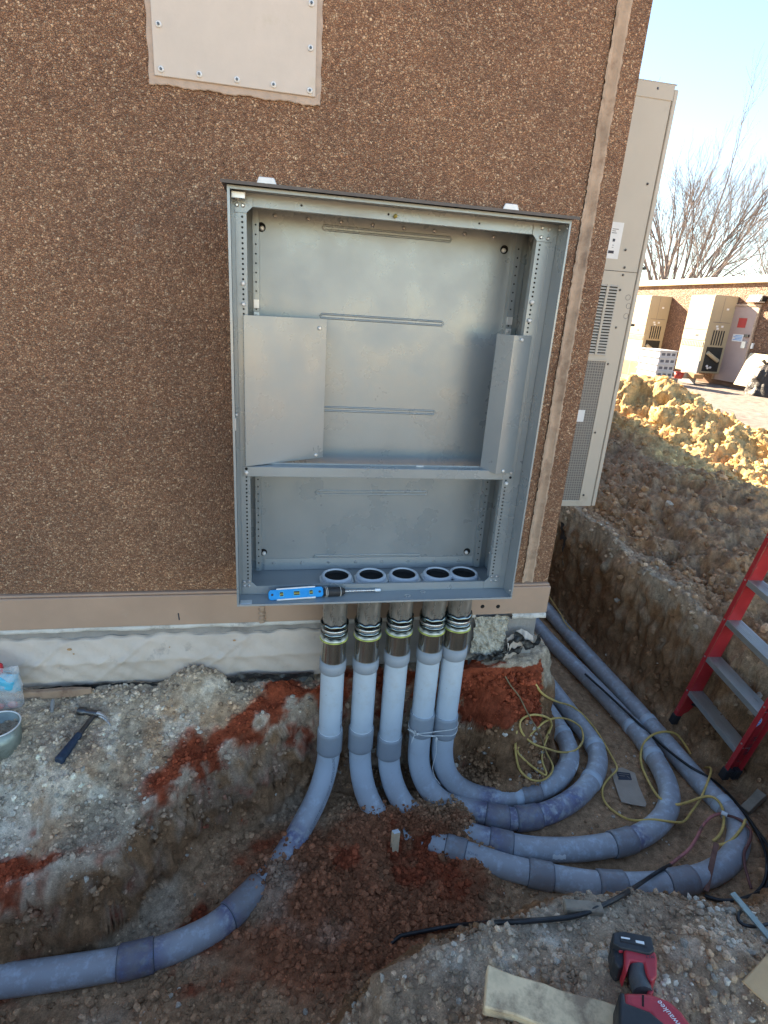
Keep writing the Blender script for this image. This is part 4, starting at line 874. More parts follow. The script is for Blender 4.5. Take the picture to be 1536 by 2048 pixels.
def pipehit(u, v):
    w = ray(u, v); best = None
    for C in PTS:
        A = C[:-1]; B = C[1:]; mid = (A + B) / 2; t = mid @ w; d = np.linalg.norm(mid - t[:, None] * w, axis=1); i = int(np.argmin(d))
        if d[i] < R3:
            tt = t[i] - math.sqrt(max(0, R3 ** 2 - d[i] ** 2)) * 1.0
            if best is None or tt < best: best = tt
    return best
def lay(pxs, r, it=3, step=.008, lift=0.):
    """a cable following photo pixels, resting on whatever is under it"""
    C2 = resample(catmull([(a, b, 0) for a, b in pxs], 4), 6)[0]; T_ = []
    for (u, v, _) in C2:
        g = hit(u, v, 8); t = np.linalg.norm(g); pt = pipehit(u, v)
        if pt is not None and pt < t + .02: t = min(t, pt)
        T_.append(t - r * 1.25 - lift)
    T_ = np.array(T_)
    # a stiff cable bridges hollows: take a running minimum, then relax
    Tm = np.array([T_[max(0, i - 2):i + 3].min() for i in range(len(T_))])
    for _ in range(6): Tm[1:-1] = np.minimum(Tm[1:-1], (Tm[:-2] + Tm[2:]) / 2)
    for _ in range(it): Tm[1:-1] = Tm[1:-1] * .5 + (Tm[:-2] + Tm[2:]) * .25
    Tm = np.minimum(Tm, T_)
    for _ in range(2): Tm[1:-1] = Tm[1:-1] * .5 + (Tm[:-2] + Tm[2:]) * .25
    P_ = np.array([ray(u, v) * t for (u, v, _), t in zip(C2, Tm)])
    return smooth(resample(P_, step)[0], 2)
def Z4(p): return [(936 + a / 2.56, 1180 + b / 2.56) for a, b in p]
def cable(name, pxs, r, mat, label, cat, parent=None, n=8, **k):
    P_ = lay(pxs, r, **k); mb = MB(); mb.tube(P_, r, n); o = mb.build(name, mat, parent, origin=None if parent else P_[0]); 
    if parent is None: tag(o, label, cat)
    return o, P_
cable('yellow_cable', Z4([(250, 720), (243, 820), (265, 920), (320, 970), (380, 975), (425, 940), (435, 900), (415, 860), (385, 790), (410, 730), (428, 680), (400, 650), (330, 638), (275, 660), (265, 700), (290, 750), (340, 790), (400, 810), (470, 830), (540, 825), (580, 790), (590, 750), (575, 700), (520, 665), (460, 655), (400, 670), (350, 710), (290, 770), (250, 820), (290, 870), (350, 920), (405, 950), (380, 880), (380, 820), (400, 770), (430, 690)]), .0046, 'ycab', 'thin yellow cable thrown in a figure-of-eight coil beside the innermost grey loop', 'cable')
cable('yellow_cable', Z4([(345, 480), (380, 530), (450, 570), (530, 595), (590, 640), (650, 710), (700, 790), (740, 860), (765, 910), (755, 930), (720, 965), (690, 1010), (690, 1060), (720, 1110), (790, 1160), (850, 1180), (950, 1175), (1030, 1185), (1100, 1188), (1140, 1140), (1190, 1070), (1220, 1000), (1245, 930), (1240, 908), (1215, 910)]), .0048, 'ycab', 'long yellow cable running from the inner pipes round the cardboard to the ladder foot', 'cable')
cable('yellow_cable', Z4([(1140, 840), (1110, 790), (1070, 740), (1020, 725), (960, 735), (910, 770), (885, 830), (890, 900), (920, 970), (960, 1040), (1000, 1080), (1060, 1100), (1130, 1085), (1200, 1060), (1250, 1058), (1290, 1090), (1310, 1150), (1305, 1220), (1280, 1265), (1255, 1285)]), .0056, 'ycab', 'yellow cable looping over the two outer pipes and hooking back near the red wire', 'cable')
cable('yellow_cable', Z4([(1285, 1305), (1330, 1295), (1370, 1260), (1410, 1205), (1420, 1175)]), .0056, 'ycab', 'short end of yellow cable across the outermost elbow', 'cable')
cable('muddy_cable', Z4([(185, 430), (215, 485), (262, 545), (310, 640), (370, 740), (395, 830), (425, 890), (430, 940)]), .0028, 'oldcab', 'thin muddy wire running down along the soil face to the yellow coil', 'cable')
cable('muddy_cable', Z4([(405, 15), (440, 70), (480, 130), (495, 165), (540, 215)]), .0042, 'ycab', 'thin yellow wire behind the far end of the outermost pipe', 'cable')
cable('black_cable', Z4([(600, 430), (700, 520), (850, 660), (1000, 800), (1130, 900), (1250, 970), (1330, 1040), (1400, 1120), (1450, 1190), (1490, 1260), (1525, 1350), (1530, 1440), (1510, 1510), (1470, 1555)]), .0062, 'bcab', 'long black cable lying along the outermost straight pipe and round the last elbow', 'cable')
cable('black_cable', Z4([(1370, 1085), (1430, 1160), (1480, 1230), (1530, 1300), (1560, 1370), (1550, 1470), (1520, 1540)]), .0062, 'bcab', 'second black cable bending round outside the outermost elbow at the right edge', 'cable')
cable('black_cable', [(1410, 1792), (1440, 1801), (1473, 1800), (1502, 1792), (1536, 1780), (1600, 1768)], .007, 'bcab', 'thick black cable on the right edge of the near bank behind the steel bar', 'cable')
cable('black_cable', [(1494, 1812), (1478, 1826), (1474, 1838), (1485, 1850), (1515, 1853), (1536, 1848)], .0045, 'bcab', 'small loop of black cable under the steel bar', 'cable')
root = thing('spliced_cable', hit(1100, 1843), 'black-sheathed cable with red inner wires spliced above the outermost pipe', 'cable')
P1 = lay([(1342, 1729), (1315, 1744), (1288, 1762), (1241, 1793), (1209, 1809), (1150, 1832), (1060, 1842), (1000, 1845), (920, 1850), (860, 1860), (800, 1872)], .0085); P1 = np.concatenate([P1, [P1[-1] + [-.02, -.005, -.012], P1[-1] + [-.045, -.01, -.035]]]); mb = MB(); mb.tube(P1, .0066, 10); mb.build('black_sheath', 'bcab', root)
cable('red_wire', Z4([(1300, 1142), (1270, 1150), (1240, 1165), (1200, 1210), (1170, 1270), (1130, 1330), (1080, 1370), (1035, 1407)]), .0062, 'rcab', '', '', root, lift=.03)
cable('dark_wire', Z4([(1310, 1150), (1370, 1165), (1420, 1195), (1450, 1240), (1440, 1290), (1415, 1340), (1415, 1400), (1430, 1460), (1450, 1530)]), .0055, 'brcab', '', '', root, lift=.012)
pA = lay(Z4([(1297, 1138), (1328, 1152)]), .01, lift=.03); mb = MB(); mb.tube(pA, .009, 8); mb.build('splice_tape', 'white', root)
# rusty grounding strap
a = hit(1432, 1686) ; b = hit(1411, 1782)
a = ray(1432, 1686) * ((pipehit(1425, 1715) or 2) - .03); b = ray(1411, 1782) * (min(pipehit(1411, 1778) or 9, np.linalg.norm(hit(1411, 1782))) - .02)
mb = MB(); dv = (b - a); sd = np.cross(dv, [0, 0, 1]); sd /= np.linalg.norm(sd); w_ = .0085
mb.hexa([a - sd * w_, a + sd * w_, a + sd * w_ + [0, -.003, .004], a - sd * w_ + [0, -.003, .004]], [b - sd * w_, b + sd * w_, b + sd * w_ + [0, -.003, .004], b - sd * w_ + [0, -.003, .004]])
tag(mb.build('grounding_strap', 'rust', None, origin=b, bevel=.001), 'flat rusty brown strap leaning across the outermost pipe by the red wire', 'strap')
# twine round the two right-hand risers
zt = Yp(870, 1470, 1.75)[2]
def ringpts(z0, tilt, sag=0, ph=0):
    out = []; cx0, cx1 = cx[3], cx[4]; rr = R3 + .0075
    for i in range(60):
        a = 2 * math.pi * i / 60; xx = math.cos(a); yy = math.sin(a)
        cxx = cx1 if xx > 0 else cx0; out.append((cxx + rr * xx, YC + rr * yy, z0 + tilt * (cxx + rr * xx - cx0) + .003 * math.sin(3 * a + ph)))
    return out + [out[0]]
tw = thing('twine', (cx[3] - .05, YC - .05, zt), 'white twine tied round the two right-hand conduits below the cabinet', 'twine')
mb = MB(); mb.tube(catmull(ringpts(zt + .012, .06), .01), .0016, 6); mb.build('upper_turn', 'string', tw)
mb = MB(); mb.tube(catmull(ringpts(zt + .004, -.10, ph=2), .01), .0016, 6); mb.build('lower_turn', 'string', tw)
kx = cx[3] - R3 - .004
mb = MB(); kn = np.array([cx[3] - .030, YC - R3 - .010, zt + .014]); rg = np.random.default_rng(2)
for i in range(7): mb.tube([kn, kn + rg.normal(0, .006, 3), kn + rg.normal(0, .012, 3) - [.006, 0, .004]], .0014, 5)
mb.ball(kn, .0055); mb.build('knot', 'string', tw)
k2 = np.array([cx[4] - .046, YC - R3 - .006, zt - .012])
mb = MB(); mb.tube(catmull([kn, kn + [.03, -.003, -.008], k2, k2 + [.001, .0, -.03], k2 + [.008, .004, -.08], k2 + [.004, .006, -.12], k2 + [.0, .004, -.16], k2 + [.012, -.004, -.20], k2 + [.03, -.03, -.215]], .01), .0013, 6); mb.ball(k2 - [0, 0, .012], (.004, .004, .012)); mb.build('loose_tail', 'string', tw)

# ------------------------------------------------------------------ tools and washers in the cabinet
def frame2(a, b, up=(0, 0, 1)):
    a = np.array(a, float); b = np.array(b, float); X_ = b - a; L = np.linalg.norm(X_); X_ /= L; U = np.array(up, float); U -= X_ * (U @ X_); U /= np.linalg.norm(U); Y_ = np.cross(U, X_); return a, X_, Y_, U, L
zf = CZ0
la, lX, lY, lU, lL = frame2(Yp(537, 1192, 1.686), Yp(646, 1184, 1.690), up=(0, -.8, .6))
lv = thing('torpedo_level', la, 'blue torpedo level with pale edges lying on the cabinet floor', 'spirit level')
def LP(o, X_, Y_, U, x, y, z): return o + X_ * x + Y_ * y + U * z
def lbox(mb, o, X_, Y_, U, a, b, mi=0):
    q = [(a[0], a[1]), (b[0], a[1]), (b[0], b[1]), (a[0], b[1])]
    mb.hexa([LP(o, X_, Y_, U, p, r, a[2]) for p, r in q], [LP(o, X_, Y_, U, p, r, b[2]) for p, r in q], mi)
W2 = .0175
ol = [(0, -.010), (.006, -.0165), (.03, -.0165), (.034, -W2), (lL - .034, -W2), (lL - .03, -.0165), (lL - .006, -.0165), (lL, -.010), (lL, .010), (lL - .006, .0165), (lL - .03, .0165), (lL - .034, W2), (.034, W2), (.03, .0165), (.006, .0165), (0, .010)]
mb = MB(); mb.hexa([LP(la, lX, lY, lU, p, q, 0) for p, q in ol], [LP(la, lX, lY, lU, p, q, .016) for p, q in ol]); mb.build('body', 'blue', lv, bevel=.0015)
for sg in (-1, 1):
    mb = MB(); lbox(mb, la, lX, lY, lU, (.026, sg * W2 - .0022, -.0005), (lL - .026, sg * W2 + .0022, .0175)); mb.build('edge_strip', 'white', lv, bevel=.0006)
for px_, wv in ((.042, .007), (lL / 2 + .002, .011), (lL - .040, .007)):
    mb = MB(); lbox(mb, la, lX, lY, lU, (px_ - wv, -.0085, .0162), (px_ + wv, .0085, .0172)); o = mb.build('vial_frame', 'cyan', lv)
    mb = MB(); lbox(mb, la, lX, lY, lU, (px_ - wv + .002, -.0065, .0173), (px_ + wv - .002, .0065, .0178)); o2 = mb.build('vial_window', 'ink', o)
    mb = MB(); mb.cyl(LP(la, lX, lY, lU, px_ - wv + .002, 0, .018), LP(la, lX, lY, lU, px_ + wv - .002, 0, .018), .0035, n=10); mb.build('vial', 'vial', o)
for px_ in (.012, lL - .012):
    mb = MB(); c_ = LP(la, lX, lY, lU, px_, 0, .0161); mb.cyl(c_, c_ + lU * .0006, .004, n=14); mb.build('hang_hole', 'ink', lv)
na, nX, nY, nU, nL = frame2(Zp(647, 1184, zf + .017), Zp(757, 1180, zf + .010))
nd = thing('nut_driver', na, 'nut driver with black grip and thin steel shaft beside the blue level', 'nut driver')
mb = MB(); mb.tube([na + nX * t for t in (0, .004, .012, .03, .05, .066, .072)], [.010, .0145, .016, .0155, .016, .013, .009], 14); mb.build('grip', 'rubber', nd)
for t in (.003, .008, .052):
    mb = MB(); cpt = na + nX * t; mb.tube(catmull([cpt + .0168 * (math.cos(a) * nY + math.sin(a) * nU) + nX * .004 * math.sin(a * .5) for a in np.linspace(0, 6.28, 16)], .005), .0009, 5); mb.build('wire_wrap', 'string', nd)
mb = MB(); mb.cyl(na + nX * .072, na + nX * (nL - .012), .0034, n=10); mb.build('shaft', 'galv', nd)
mb = MB(); mb.tube([na + nX * (nL - .014), na + nX * (nL - .012), na + nX * (nL + .006)], [.0035, .0062, .0062], 6, sm=False); mb.build('socket', 'silver', nd)
for (u, v, w_, lb) in ((815, 1192, .011, 'steel knockout washer lying nearer the front edge of the cabinet floor'), (846, 1184, .0095, 'smaller steel washer lying behind the other one on the cabinet floor')):
    p = Zp(u, v, zf + .0005); mb = MB(); n = 24; prof = [(w_, 0), (w_, .0018), (w_ * .45, .0022), (w_ * .45, 0)]; vs = [(p[0] + q * math.cos(6.2832 * j / n), p[1] + q * math.sin(6.2832 * j / n), p[2] + z) for j in range(n) for q, z in prof]
    mb.add(vs, [(j * 4 + i, ((j + 1) % n) * 4 + i, ((j + 1) % n) * 4 + (i + 1) % 4, j * 4 + (i + 1) % 4) for j in range(n) for i in range(4)], 0, False); tag(mb.build('steel_washer', 'galv', None, origin=p), lb, 'washer', 'loose washers in the cabinet')

# ------------------------------------------------------------------ hammer
def hz(u, v): return hit(u, v)
h0 = hz(118, 1530) + [0, 0, .014]; h1 = hz(190, 1436) + [0, 0, .016]
hm = thing('claw_hammer', h0, 'claw hammer with navy ribbed rubber grip lying on the stony left bank', 'hammer')
ha, hX, hY, hU, hL = frame2(h0, h1)
mb = MB(); tt = np.linspace(0, .56, 26) * hL; rr = [.0135, .0165, .017] + [.0155 + .0012 * (i % 2) - .0002 * i for i in range(23)]; mb.tube([ha + hX * t for t in tt], rr, 14); mb.build('grip', 'handle', hm)
mb = MB(); lbox(mb, ha, hX, hY, hU, (.55 * hL, -.0085, -.005), (hL, .0085, .005)); mb.build('shank', 'hsteel', hm, bevel=.0025)
mb = MB(); c0 = ha + hX * (hL + .004); mb.tube([c0 + hY * t for t in (.016, .026, .036, .040, .062, .064)], [.011, .010, .0095, .0145, .015, .013], 16); mb.tube([c0 - hY * .016, c0 + hY * .018], .0125, 12); mb.build('head', 'hsteel', hm)
mb = MB()
for sg in (-1, 1):
    cl_ = [c0 - hY * t - hX * (t * t * 5) + hU * sg * (.004 + t * .10) for t in np.linspace(.012, .075, 9)]; mb.tube(cl_, list(np.linspace(.0085, .0028, 9)), 8)
mb.build('claw', 'hbright', hm)

# ------------------------------------------------------------------ tin bucket, candy bag, broken board
bc = hit(2, 1508) + [-.01, .03, -.004]
bk = thing('tin_bucket', bc, 'small dull tin bucket standing at the left edge of the photo', 'bucket')
def lathe(prof, c, n, mat, name, parent, sm=True):
    mb = MB(); m_ = len(prof); vs = [(c[0] + q * math.cos(6.2832 * j / n), c[1] + q * math.sin(6.2832 * j / n), c[2] + z) for j in range(n) for q, z in prof]
    mb.add(vs, [(j * m_ + i, ((j + 1) % n) * m_ + i, ((j + 1) % n) * m_ + i + 1, j * m_ + i + 1) for j in range(n) for i in range(m_ - 1)], 0, sm); return mb.build(name, mat, parent)
lathe([(.001, .002), (.060, .002), (.062, .004), (.067, .10), (.0655, .10), (.060, .006), (.001, .005)], bc, 36, 'bucket', 'wall', bk)
mb = MB(); mb.tube([(bc[0] + .067 * math.cos(a), bc[1] + .067 * math.sin(a), bc[2] + .10) for a in np.linspace(0, 6.2832, 37)], .0026, 6); mb.build('rolled_rim', 'washer', bk)
bg0 = hit(20, 1440) + [-.035, .06, .0]
cbg = thing('candy_bag', bg0, 'clear candy bag with red and blue print standing against the wrapped foundation', 'candy bag')
def pillow(cx_, z0, z1, wd, dp, seed, name, mat, ya=0., nx=26, nz=22, xa=0.):
    mb = MB()
    for sg in (-1, 1):
        vs = []
        for i in range(nx):
            for j in range(nz):
                a = i / (nx - 1) * 2 - 1; b = j / (nz - 1) * 2 - 1; t = (1 - a ** 4) * (1 - abs(b) ** 5 * .9)
                vs.append((cx_ + a * wd * (1 - .12 * (b > .4) * (b - .4)), bg0[1] + ya + sg * dp * math.sqrt(max(0, t)), z0 + (z1 - z0) * (b + 1) / 2))
        V = np.array(vs); V += np.stack([.004 * fbm(V, 30, 3, seed), .008 * fbm(V, 26, 3, seed + 4), .004 * fbm(V, 30, 2, seed + 7)], 1); V[:, 2] += (V[:, 0] - cx_) * xa
        mb.add(V, [(i * nz + j, i * nz + j + 1, (i + 1) * nz + j + 1, (i + 1) * nz + j)[::sg] for i in range(nx - 1) for j in range(nz - 1)], 0, True)
    return mb.build(name, mat, cbg)
bx_ = bg0[0] - .01; bz = bg0[2]
pillow(bx_, bz + .0, bz + .175, .075, .022, 1, 'clear_bag', 'film')
pillow(bx_ - .0, bz + .085, bz + .155, .066, .0235, 3, 'blue_print', 'cyan', xa=-.2)
pillow(bx_ - .022, bz + .150, bz + .205, .045, .016, 5, 'red_print', 'redprint', xa=-.35)
mb = MB()
for (dx, dz, rr) in ((.035, .018, .019), (-.005, .014, .016), (-.04, .02, .018)): mb.ball((bx_ + dx, bg0[1] - .004, bz + dz), (rr, rr * .7, rr * .8), 12); mb.build('candy', 'salmon', cbg); mb = MB()
s0 = hit(20, 1402) + [0, 0, .02]; s1 = hit(184, 1388) + [0, 0, .016]
def board(name, a, b, w, h, mat, label, cat, seed, up=(0, 0, 1), ragged=(0, .02), n=16, bev=.003, roll=0.):
    o, X_, Y_, U, L = frame2(a, b, up); mb = MB(); rg = np.random.default_rng(seed); secs = []
    if roll: Y2 = Y_ * math.cos(roll) + U * math.sin(roll); U = -Y_ * math.sin(roll) + U * math.cos(roll); Y_ = Y2
    for i in range(n + 1):
        t = i / n; ww = w * (1 + .04 * rg.normal()); hh = h * (1 + .05 * rg.normal())
        if t > .75 and ragged[1]: ww *= 1 - (t - .75) * 1.6 * min(1, ragged[1] / .02); hh *= 1 - (t - .75) * 1.2 * min(1, ragged[1] / .02)
        secs.append([LP(o, X_, Y_, U, t * L, p * ww / 2, q * hh / 2) for p, q in ((-1, -1), (1, -1), (1, 1), (-1, 1))])
    vs = [p for s in secs for p in s]; fs = [(i * 4 + j, i * 4 + (j + 1) % 4, (i + 1) * 4 + (j + 1) % 4, (i + 1) * 4 + j) for i in range(n) for j in range(4)]
    mb.add(vs, fs + [(3, 2, 1, 0), (n * 4, n * 4 + 1, n * 4 + 2, n * 4 + 3)]); ob = mb.build(name, mat, None, origin=a, bevel=bev); tag(ob, label, cat); return ob
board('broken_board', s0, s1, .022, .032, 'wood2', 'splintered brown board lying along the foot of the wrapped foundation', 'board', 3)
p0 = hit(103 / 1, 1422) ; board('stone_sliver', hit(104, 1428) + [0, 0, .006], hit(107, 1403) + [0, 0, .012], .014, .012, 'conc', 'long pale stone propped under the splintered board', 'stone', 6, bev=.004, n=5)

# ------------------------------------------------------------------ scraps in the trench
def flatpiece(name, pxs, zc, th, mat, parent=None, label=None, cat=None, tilt=0):
    P_ = [Zp(u, v, zc) for u, v in pxs]; A_ = sum(P_[i][0] * P_[(i + 1) % len(P_)][1] - P_[(i + 1) % len(P_)][0] * P_[i][1] for i in range(len(P_)))
    if A_ < 0: P_ = P_[::-1]
    mb = MB(); mb.hexa([p - [0, 0, th] for p in P_], P_); o = mb.build(name, mat, parent, origin=None if parent else P_[0], bevel=0)
    if label: tag(o, label, cat)
    return o
zc = max(hit(1250, 1575)[2], hit(1270, 1600)[2], hit(1240, 1550)[2]) + .006
cs = thing('cardboard_scrap', Zp(1250, 1575, zc), 'torn cardboard scrap with a dark printed label lying between the loops', 'cardboard')
flatpiece('sheet', [(1222, 1537), (1245, 1535), (1270, 1546), (1277, 1570), (1293, 1607), (1291, 1613), (1262, 1608), (1243, 1603), (1238, 1592), (1229, 1565)], zc, .004, 'card', cs)
o = flatpiece('printed_label', [(1233, 1543), (1260, 1546), (1264, 1560), (1237, 1559)], zc + .001, .0008, 'ink', cs)
mb = MB()
for (a, b, c, d) in ((1237, 1547, 1258, 1549), (1238, 1551, 1250, 1552), (1254, 1552, 1260, 1557)):
    p, q = Zp(a, b, zc + .0016), Zp(c, d, zc + .0016); mb = MB(); mb.tube([p, q], .0011, 4); mb.build('print_line', 'card', o)
sa, sb = hit(1488, 1622), hit(1528, 1578)
zz = sa[2] + .03; board('wood_stake', Zp(1489, 1622, zz - .02), Zp(1524, 1588, zz + .03), .040, .036, 'wood3', 'stub of a grey wooden stake lying beyond the outermost elbow', 'wood stake', 8, ragged=(0, 0), n=4, bev=.002)
t0 = hit(788, 1702)
tg = thing('survey_stake', t0, 'short wooden stake with a white top poking out of the clods', 'wood stake')
u0 = ray(786, 1700); base = t0 - [0, 0, .04]; top = ray(792, 1664) * (np.linalg.norm(t0) - .035)
mb = MB(); ax_, bX, bY, bU, bL = frame2(base, top, up=(.3, -1, .3)); lbox(mb, ax_, bX, bY, bU, (0, -.014, -.010), (bL, .014, .010)); mb.build('shaft', 'wood', tg, bevel=.0015)
mb = MB(); lbox(mb, ax_, bX, bY, bU, (bL + .0005, -.0135, -.0095), (bL + .0035, .0135, .0095)); mb.build('white_top', 'white', tg, bevel=.0008)
zz = hit(1165, 1816)[2] + .012
board('wood_offcut', Zp(1128, 1812, zz), Zp(1205, 1818, zz + .006), .030, .02, 'wood3', 'muddy wood offcut under the outermost loop by the black cable', 'wood offcut', 11, ragged=(0, .006), n=5)
# steel bar standing in the near bank
ba = ray(1560, 1900) * (np.linalg.norm(hit(1560, 1900)) - .015); bb = ray(1464, 1786) * (min(np.linalg.norm(hit(1464, 1796)), np.linalg.norm(hit(1480, 1815))) - .05)
mb = MB(); o_, X_, Y_, U, L = frame2(ba, bb); lbox(mb, o_, X_, Y_, U, (-.03, -.0095, -.003), (L, .0095, .003)); mb.build('steel_bar', 'bucket', None, origin=ba, bevel=.001)
tag(bpy.data.objects['steel_bar'], 'flat grey-green steel bar sticking up from the near bank on the right', 'steel bar')
# plank on the near bank
zt_ = hit(1100, 1990)[2] + .034
pa = Zp(970, 1978, zt_); pb = Zp(1330, 2096, zt_ - .004)
board('pine_plank', pa, pb, .078, .036, 'wood', 'pale weathered pine plank across the near bank at the bottom of the photo', 'plank', 17, ragged=(0, 0), n=12, bev=.003, roll=.12)
# kraft paper
zk = hit(1500, 1960)[2] + .03
kp = thing('kraft_paper', Zp(1500, 1960, zk), 'folded orange-brown kraft paper at the right edge of the near bank', 'paper')
flatpiece('flap', [(1484, 1962), (1540, 1902), (1600, 1870), (1620, 1930), (1560, 1960), (1500, 1968)], zk, .003, 'kraft', kp)
flatpiece('sheet', [(1487, 1964), (1530, 1915), (1620, 1890), (1640, 2060), (1575, 2040), (1536, 2010)], zk + .006, .003, 'kraft', kp)

# ------------------------------------------------------------------ cordless driver lying on the near bank
zd = hit(1330, 1960)[2] + .012
dr = thing('cordless_driver', Zp(1290, 1960, zd), 'dusty red and black cordless driver lying on its side beside the pine plank', 'power tool')
def prismpx(pxs, z0, z1, mat, name, bev=.004, shrink=0., parent=dr, seg=3):
    P_ = [Zp(u, v, z1) for u, v in pxs]; A_ = sum(P_[i][0] * P_[(i + 1) % len(P_)][1] - P_[(i + 1) % len(P_)][0] * P_[i][1] for i in range(len(P_)))
    if A_ < 0: P_ = P_[::-1]
    mb = MB(); mb.hexa([[p[0], p[1], z0] for p in P_], P_); return mb.build(name, mat, parent, bevel=bev, seg=seg)
prismpx([(1226, 1864), (1246, 1861), (1303, 1872), (1310, 1900), (1300, 1907), (1240, 1894), (1225, 1884)], zd + .028, zd + .066, 'dblack', 'battery_top', .004)
prismpx([(1223, 1884), (1240, 1890), (1250, 1898), (1250, 1932), (1238, 1936), (1228, 1922)], zd, zd + .05, 'dblack', 'battery', .005)
prismpx([(1249, 1893), (1268, 1892), (1311, 1903), (1315, 1918), (1314, 1952), (1304, 1964), (1294, 1950), (1288, 1925), (1262, 1920), (1254, 1945), (1249, 1930)], zd + .004, zd + .06, 'dredd', 'battery_foot', .006)
prismpx([(1228, 1882), (1246, 1890), (1247, 1902), (1240, 1902)], zd + .04, zd + .057, 'dredd', 'latch', .002)
# label plates on the battery
o = prismpx([(1240, 1868), (1290, 1878), (1294, 1894), (1242, 1882)], zd + .0665, zd + .0672, 'rubber', 'battery_label', 0)
prismpx([(1271, 1880), (1288, 1883), (1289, 1889), (1272, 1885)], zd + .0675, zd + .068, 'white', 'rating_plate', 0, parent=o)
prismpx([(1242, 1873), (1260, 1876), (1260, 1879), (1242, 1876)], zd + .0675, zd + .068, 'washer', 'maker_plate', 0, parent=o)
gp = [Zp(1277, 1922, zd + .036), Zp(1275, 1945, zd + .035), Zp(1279, 1965, zd + .036), Zp(1286, 1988, zd + .038)]
mb = MB(); Cg = catmull(gp, .01); mb.tube(Cg, [.0235, .0235] + [.0205 + .0002 * i for i in range(len(Cg) - 2)], 18); mb.build('grip', 'dgrey', dr)
prismpx([(1296, 1978), (1306, 1976), (1309, 1983), (1302, 1990), (1294, 1988)], zd + .025, zd + .05, 'dredd', 'direction_switch', .003)
prismpx([(1246, 1982), (1300, 1984), (1340, 1999), (1365, 2022), (1385, 2050), (1400, 2085), (1385, 2110), (1330, 2080), (1300, 2030), (1245, 2010)], zd + .004, zd + .066, 'dredd', 'body_shell', .010, seg=4)
prismpx([(1239, 1983), (1250, 1983), (1252, 2004), (1300, 2022), (1330, 2046), (1352, 2090), (1300, 2110), (1240, 2080), (1238, 2040)], zd - .002, zd + .0675, 'dblack', 'rubber_overmould', .008, seg=4)
prismpx([(1284, 1990), (1288, 1990), (1288, 2013), (1284, 2012)], zd + .0655, zd + .0668, 'hole', 'vent_slot', 0)
def groundtext(body, size, u0, v0, u1, v1, z, mat, name, parent, shear=.3, h=1.):
    vs, fs = textmesh(body, size, shear); a = Zp(u0, v0, z); b = Zp(u1, v1, z); X_ = b - a; L = np.linalg.norm(X_); X_ /= L; Y_ = np.cross([0, 0, 1], X_); c = (a + b) / 2
    xs = [p[0] for p in vs]; k = L / (max(xs) - min(xs)); mb = MB(); mb.add([c + X_ * p[0] * k + Y_ * p[1] * k * h + [0, 0, .0004] for p in vs], fs); return mb.build(name, mat, parent)
groundtext('Milwaukee', .02, 1371, 2066, 1317, 2003, zd + .0665, 'washer', 'maker_name', dr, h=1.3)
groundtext('M12', .01, 1310, 1913, 1292, 1912, zd + .0605, 'ink', 'size_mark', dr, h=1.)

# ------------------------------------------------------------------ step ladder
A0, B0 = Zp(1345, 1445, -1.90), Zp(1440, 1548, -1.90)
upv = np.array([.05, -.15, 1.]); upv /= np.linalg.norm(upv)
ld = thing('step_ladder', (A0 + B0) / 2, 'red fibreglass step ladder with ribbed aluminium steps standing in the trench on the right', 'ladder')
hv = B0 - A0; wl = np.linalg.norm(hv); hv /= wl; hv = hv - upv * (hv @ upv); hv /= np.linalg.norm(hv); bkv = np.cross(hv, upv)
if bkv[0] < 0: bkv = -bkv
def lad(o, h, b, u): return o + hv * h + bkv * b + upv * u
pitch = .222; Ht = 1.5
for o_, sg in ((A0, 1), (B0, -1)):
    mb = MB()
    def lb(h0, h1, b0_, b1_, u0_, u1_): q = [(h0, b0_), (h1, b0_), (h1, b1_), (h0, b1_)]; mb.hexa([lad(o_, p, r, u0_) for p, r in q], [lad(o_, p, r, u1_) for p, r in q])
    w0_ = 0 if sg > 0 else -.003
    # channel: web faces outward, two flanges turned outward
    lb(w0_, w0_ + .003, .003, .073, .035, Ht); lb(min(0, -sg * .022), max(0, -sg * .022), 0, .003, .035, Ht); lb(min(0, -sg * .022), max(0, -sg * .022), .073, .076, .035, Ht)
    lb(min(-sg * .0035, -sg * .0065), max(-sg * .0035, -sg * .0065), .036, .041, .035, Ht)
    rl = mb.build('side_rail', 'red', ld, bevel=.0012)
    mb = MB(); lb(min(-sg * .026, sg * .006), max(-sg * .026, sg * .006), -.005, .030, -.012, .050); lb(min(-sg * .026, sg * .006), max(-sg * .026, sg * .006), .046, .082, -.012, .046); lb(min(-sg * .024, sg * .004), max(-sg * .024, sg * .004), .028, .048, .004, .04)
    ft = mb.build('foot_pad', 'rubber', ld, bevel=.004)
    mb = MB()
    for k in range(1, 6):
        c_ = lad(o_, -sg * .0005, -.0005, pitch * k - .008); mb.cyl(c_ + hv * -sg * .010, c_ + hv * -sg * .010 - bkv * .002, .0045, n=8); mb.build('rivet', 'galv', rl); mb = MB()
for k in range(1, 6):
    mb = MB(); u_ = pitch * k
    def lb2(b0_, b1_, u0_, u1_, mi=0): q = [(.003, b0_), (wl - .003, b0_), (wl - .003, b1_), (.003, b1_)]; mb.hexa([lad(A0, p, r, u0_) for p, r in q], [lad(A0, p, r, u1_) for p, r in q], mi)
    lb2(.0, .074, u_ - .004, u_); lb2(-.001, .003, u_ - .026, u_ + .001); lb2(.071, .075, u_ - .026, u_ + .001)
    for j in range(7): lb2(.006 + j * .010, .010 + j * .010, u_ + .0002, u_ + .0022)
    mb.build('step', 'alu', ld, bevel=.0006)
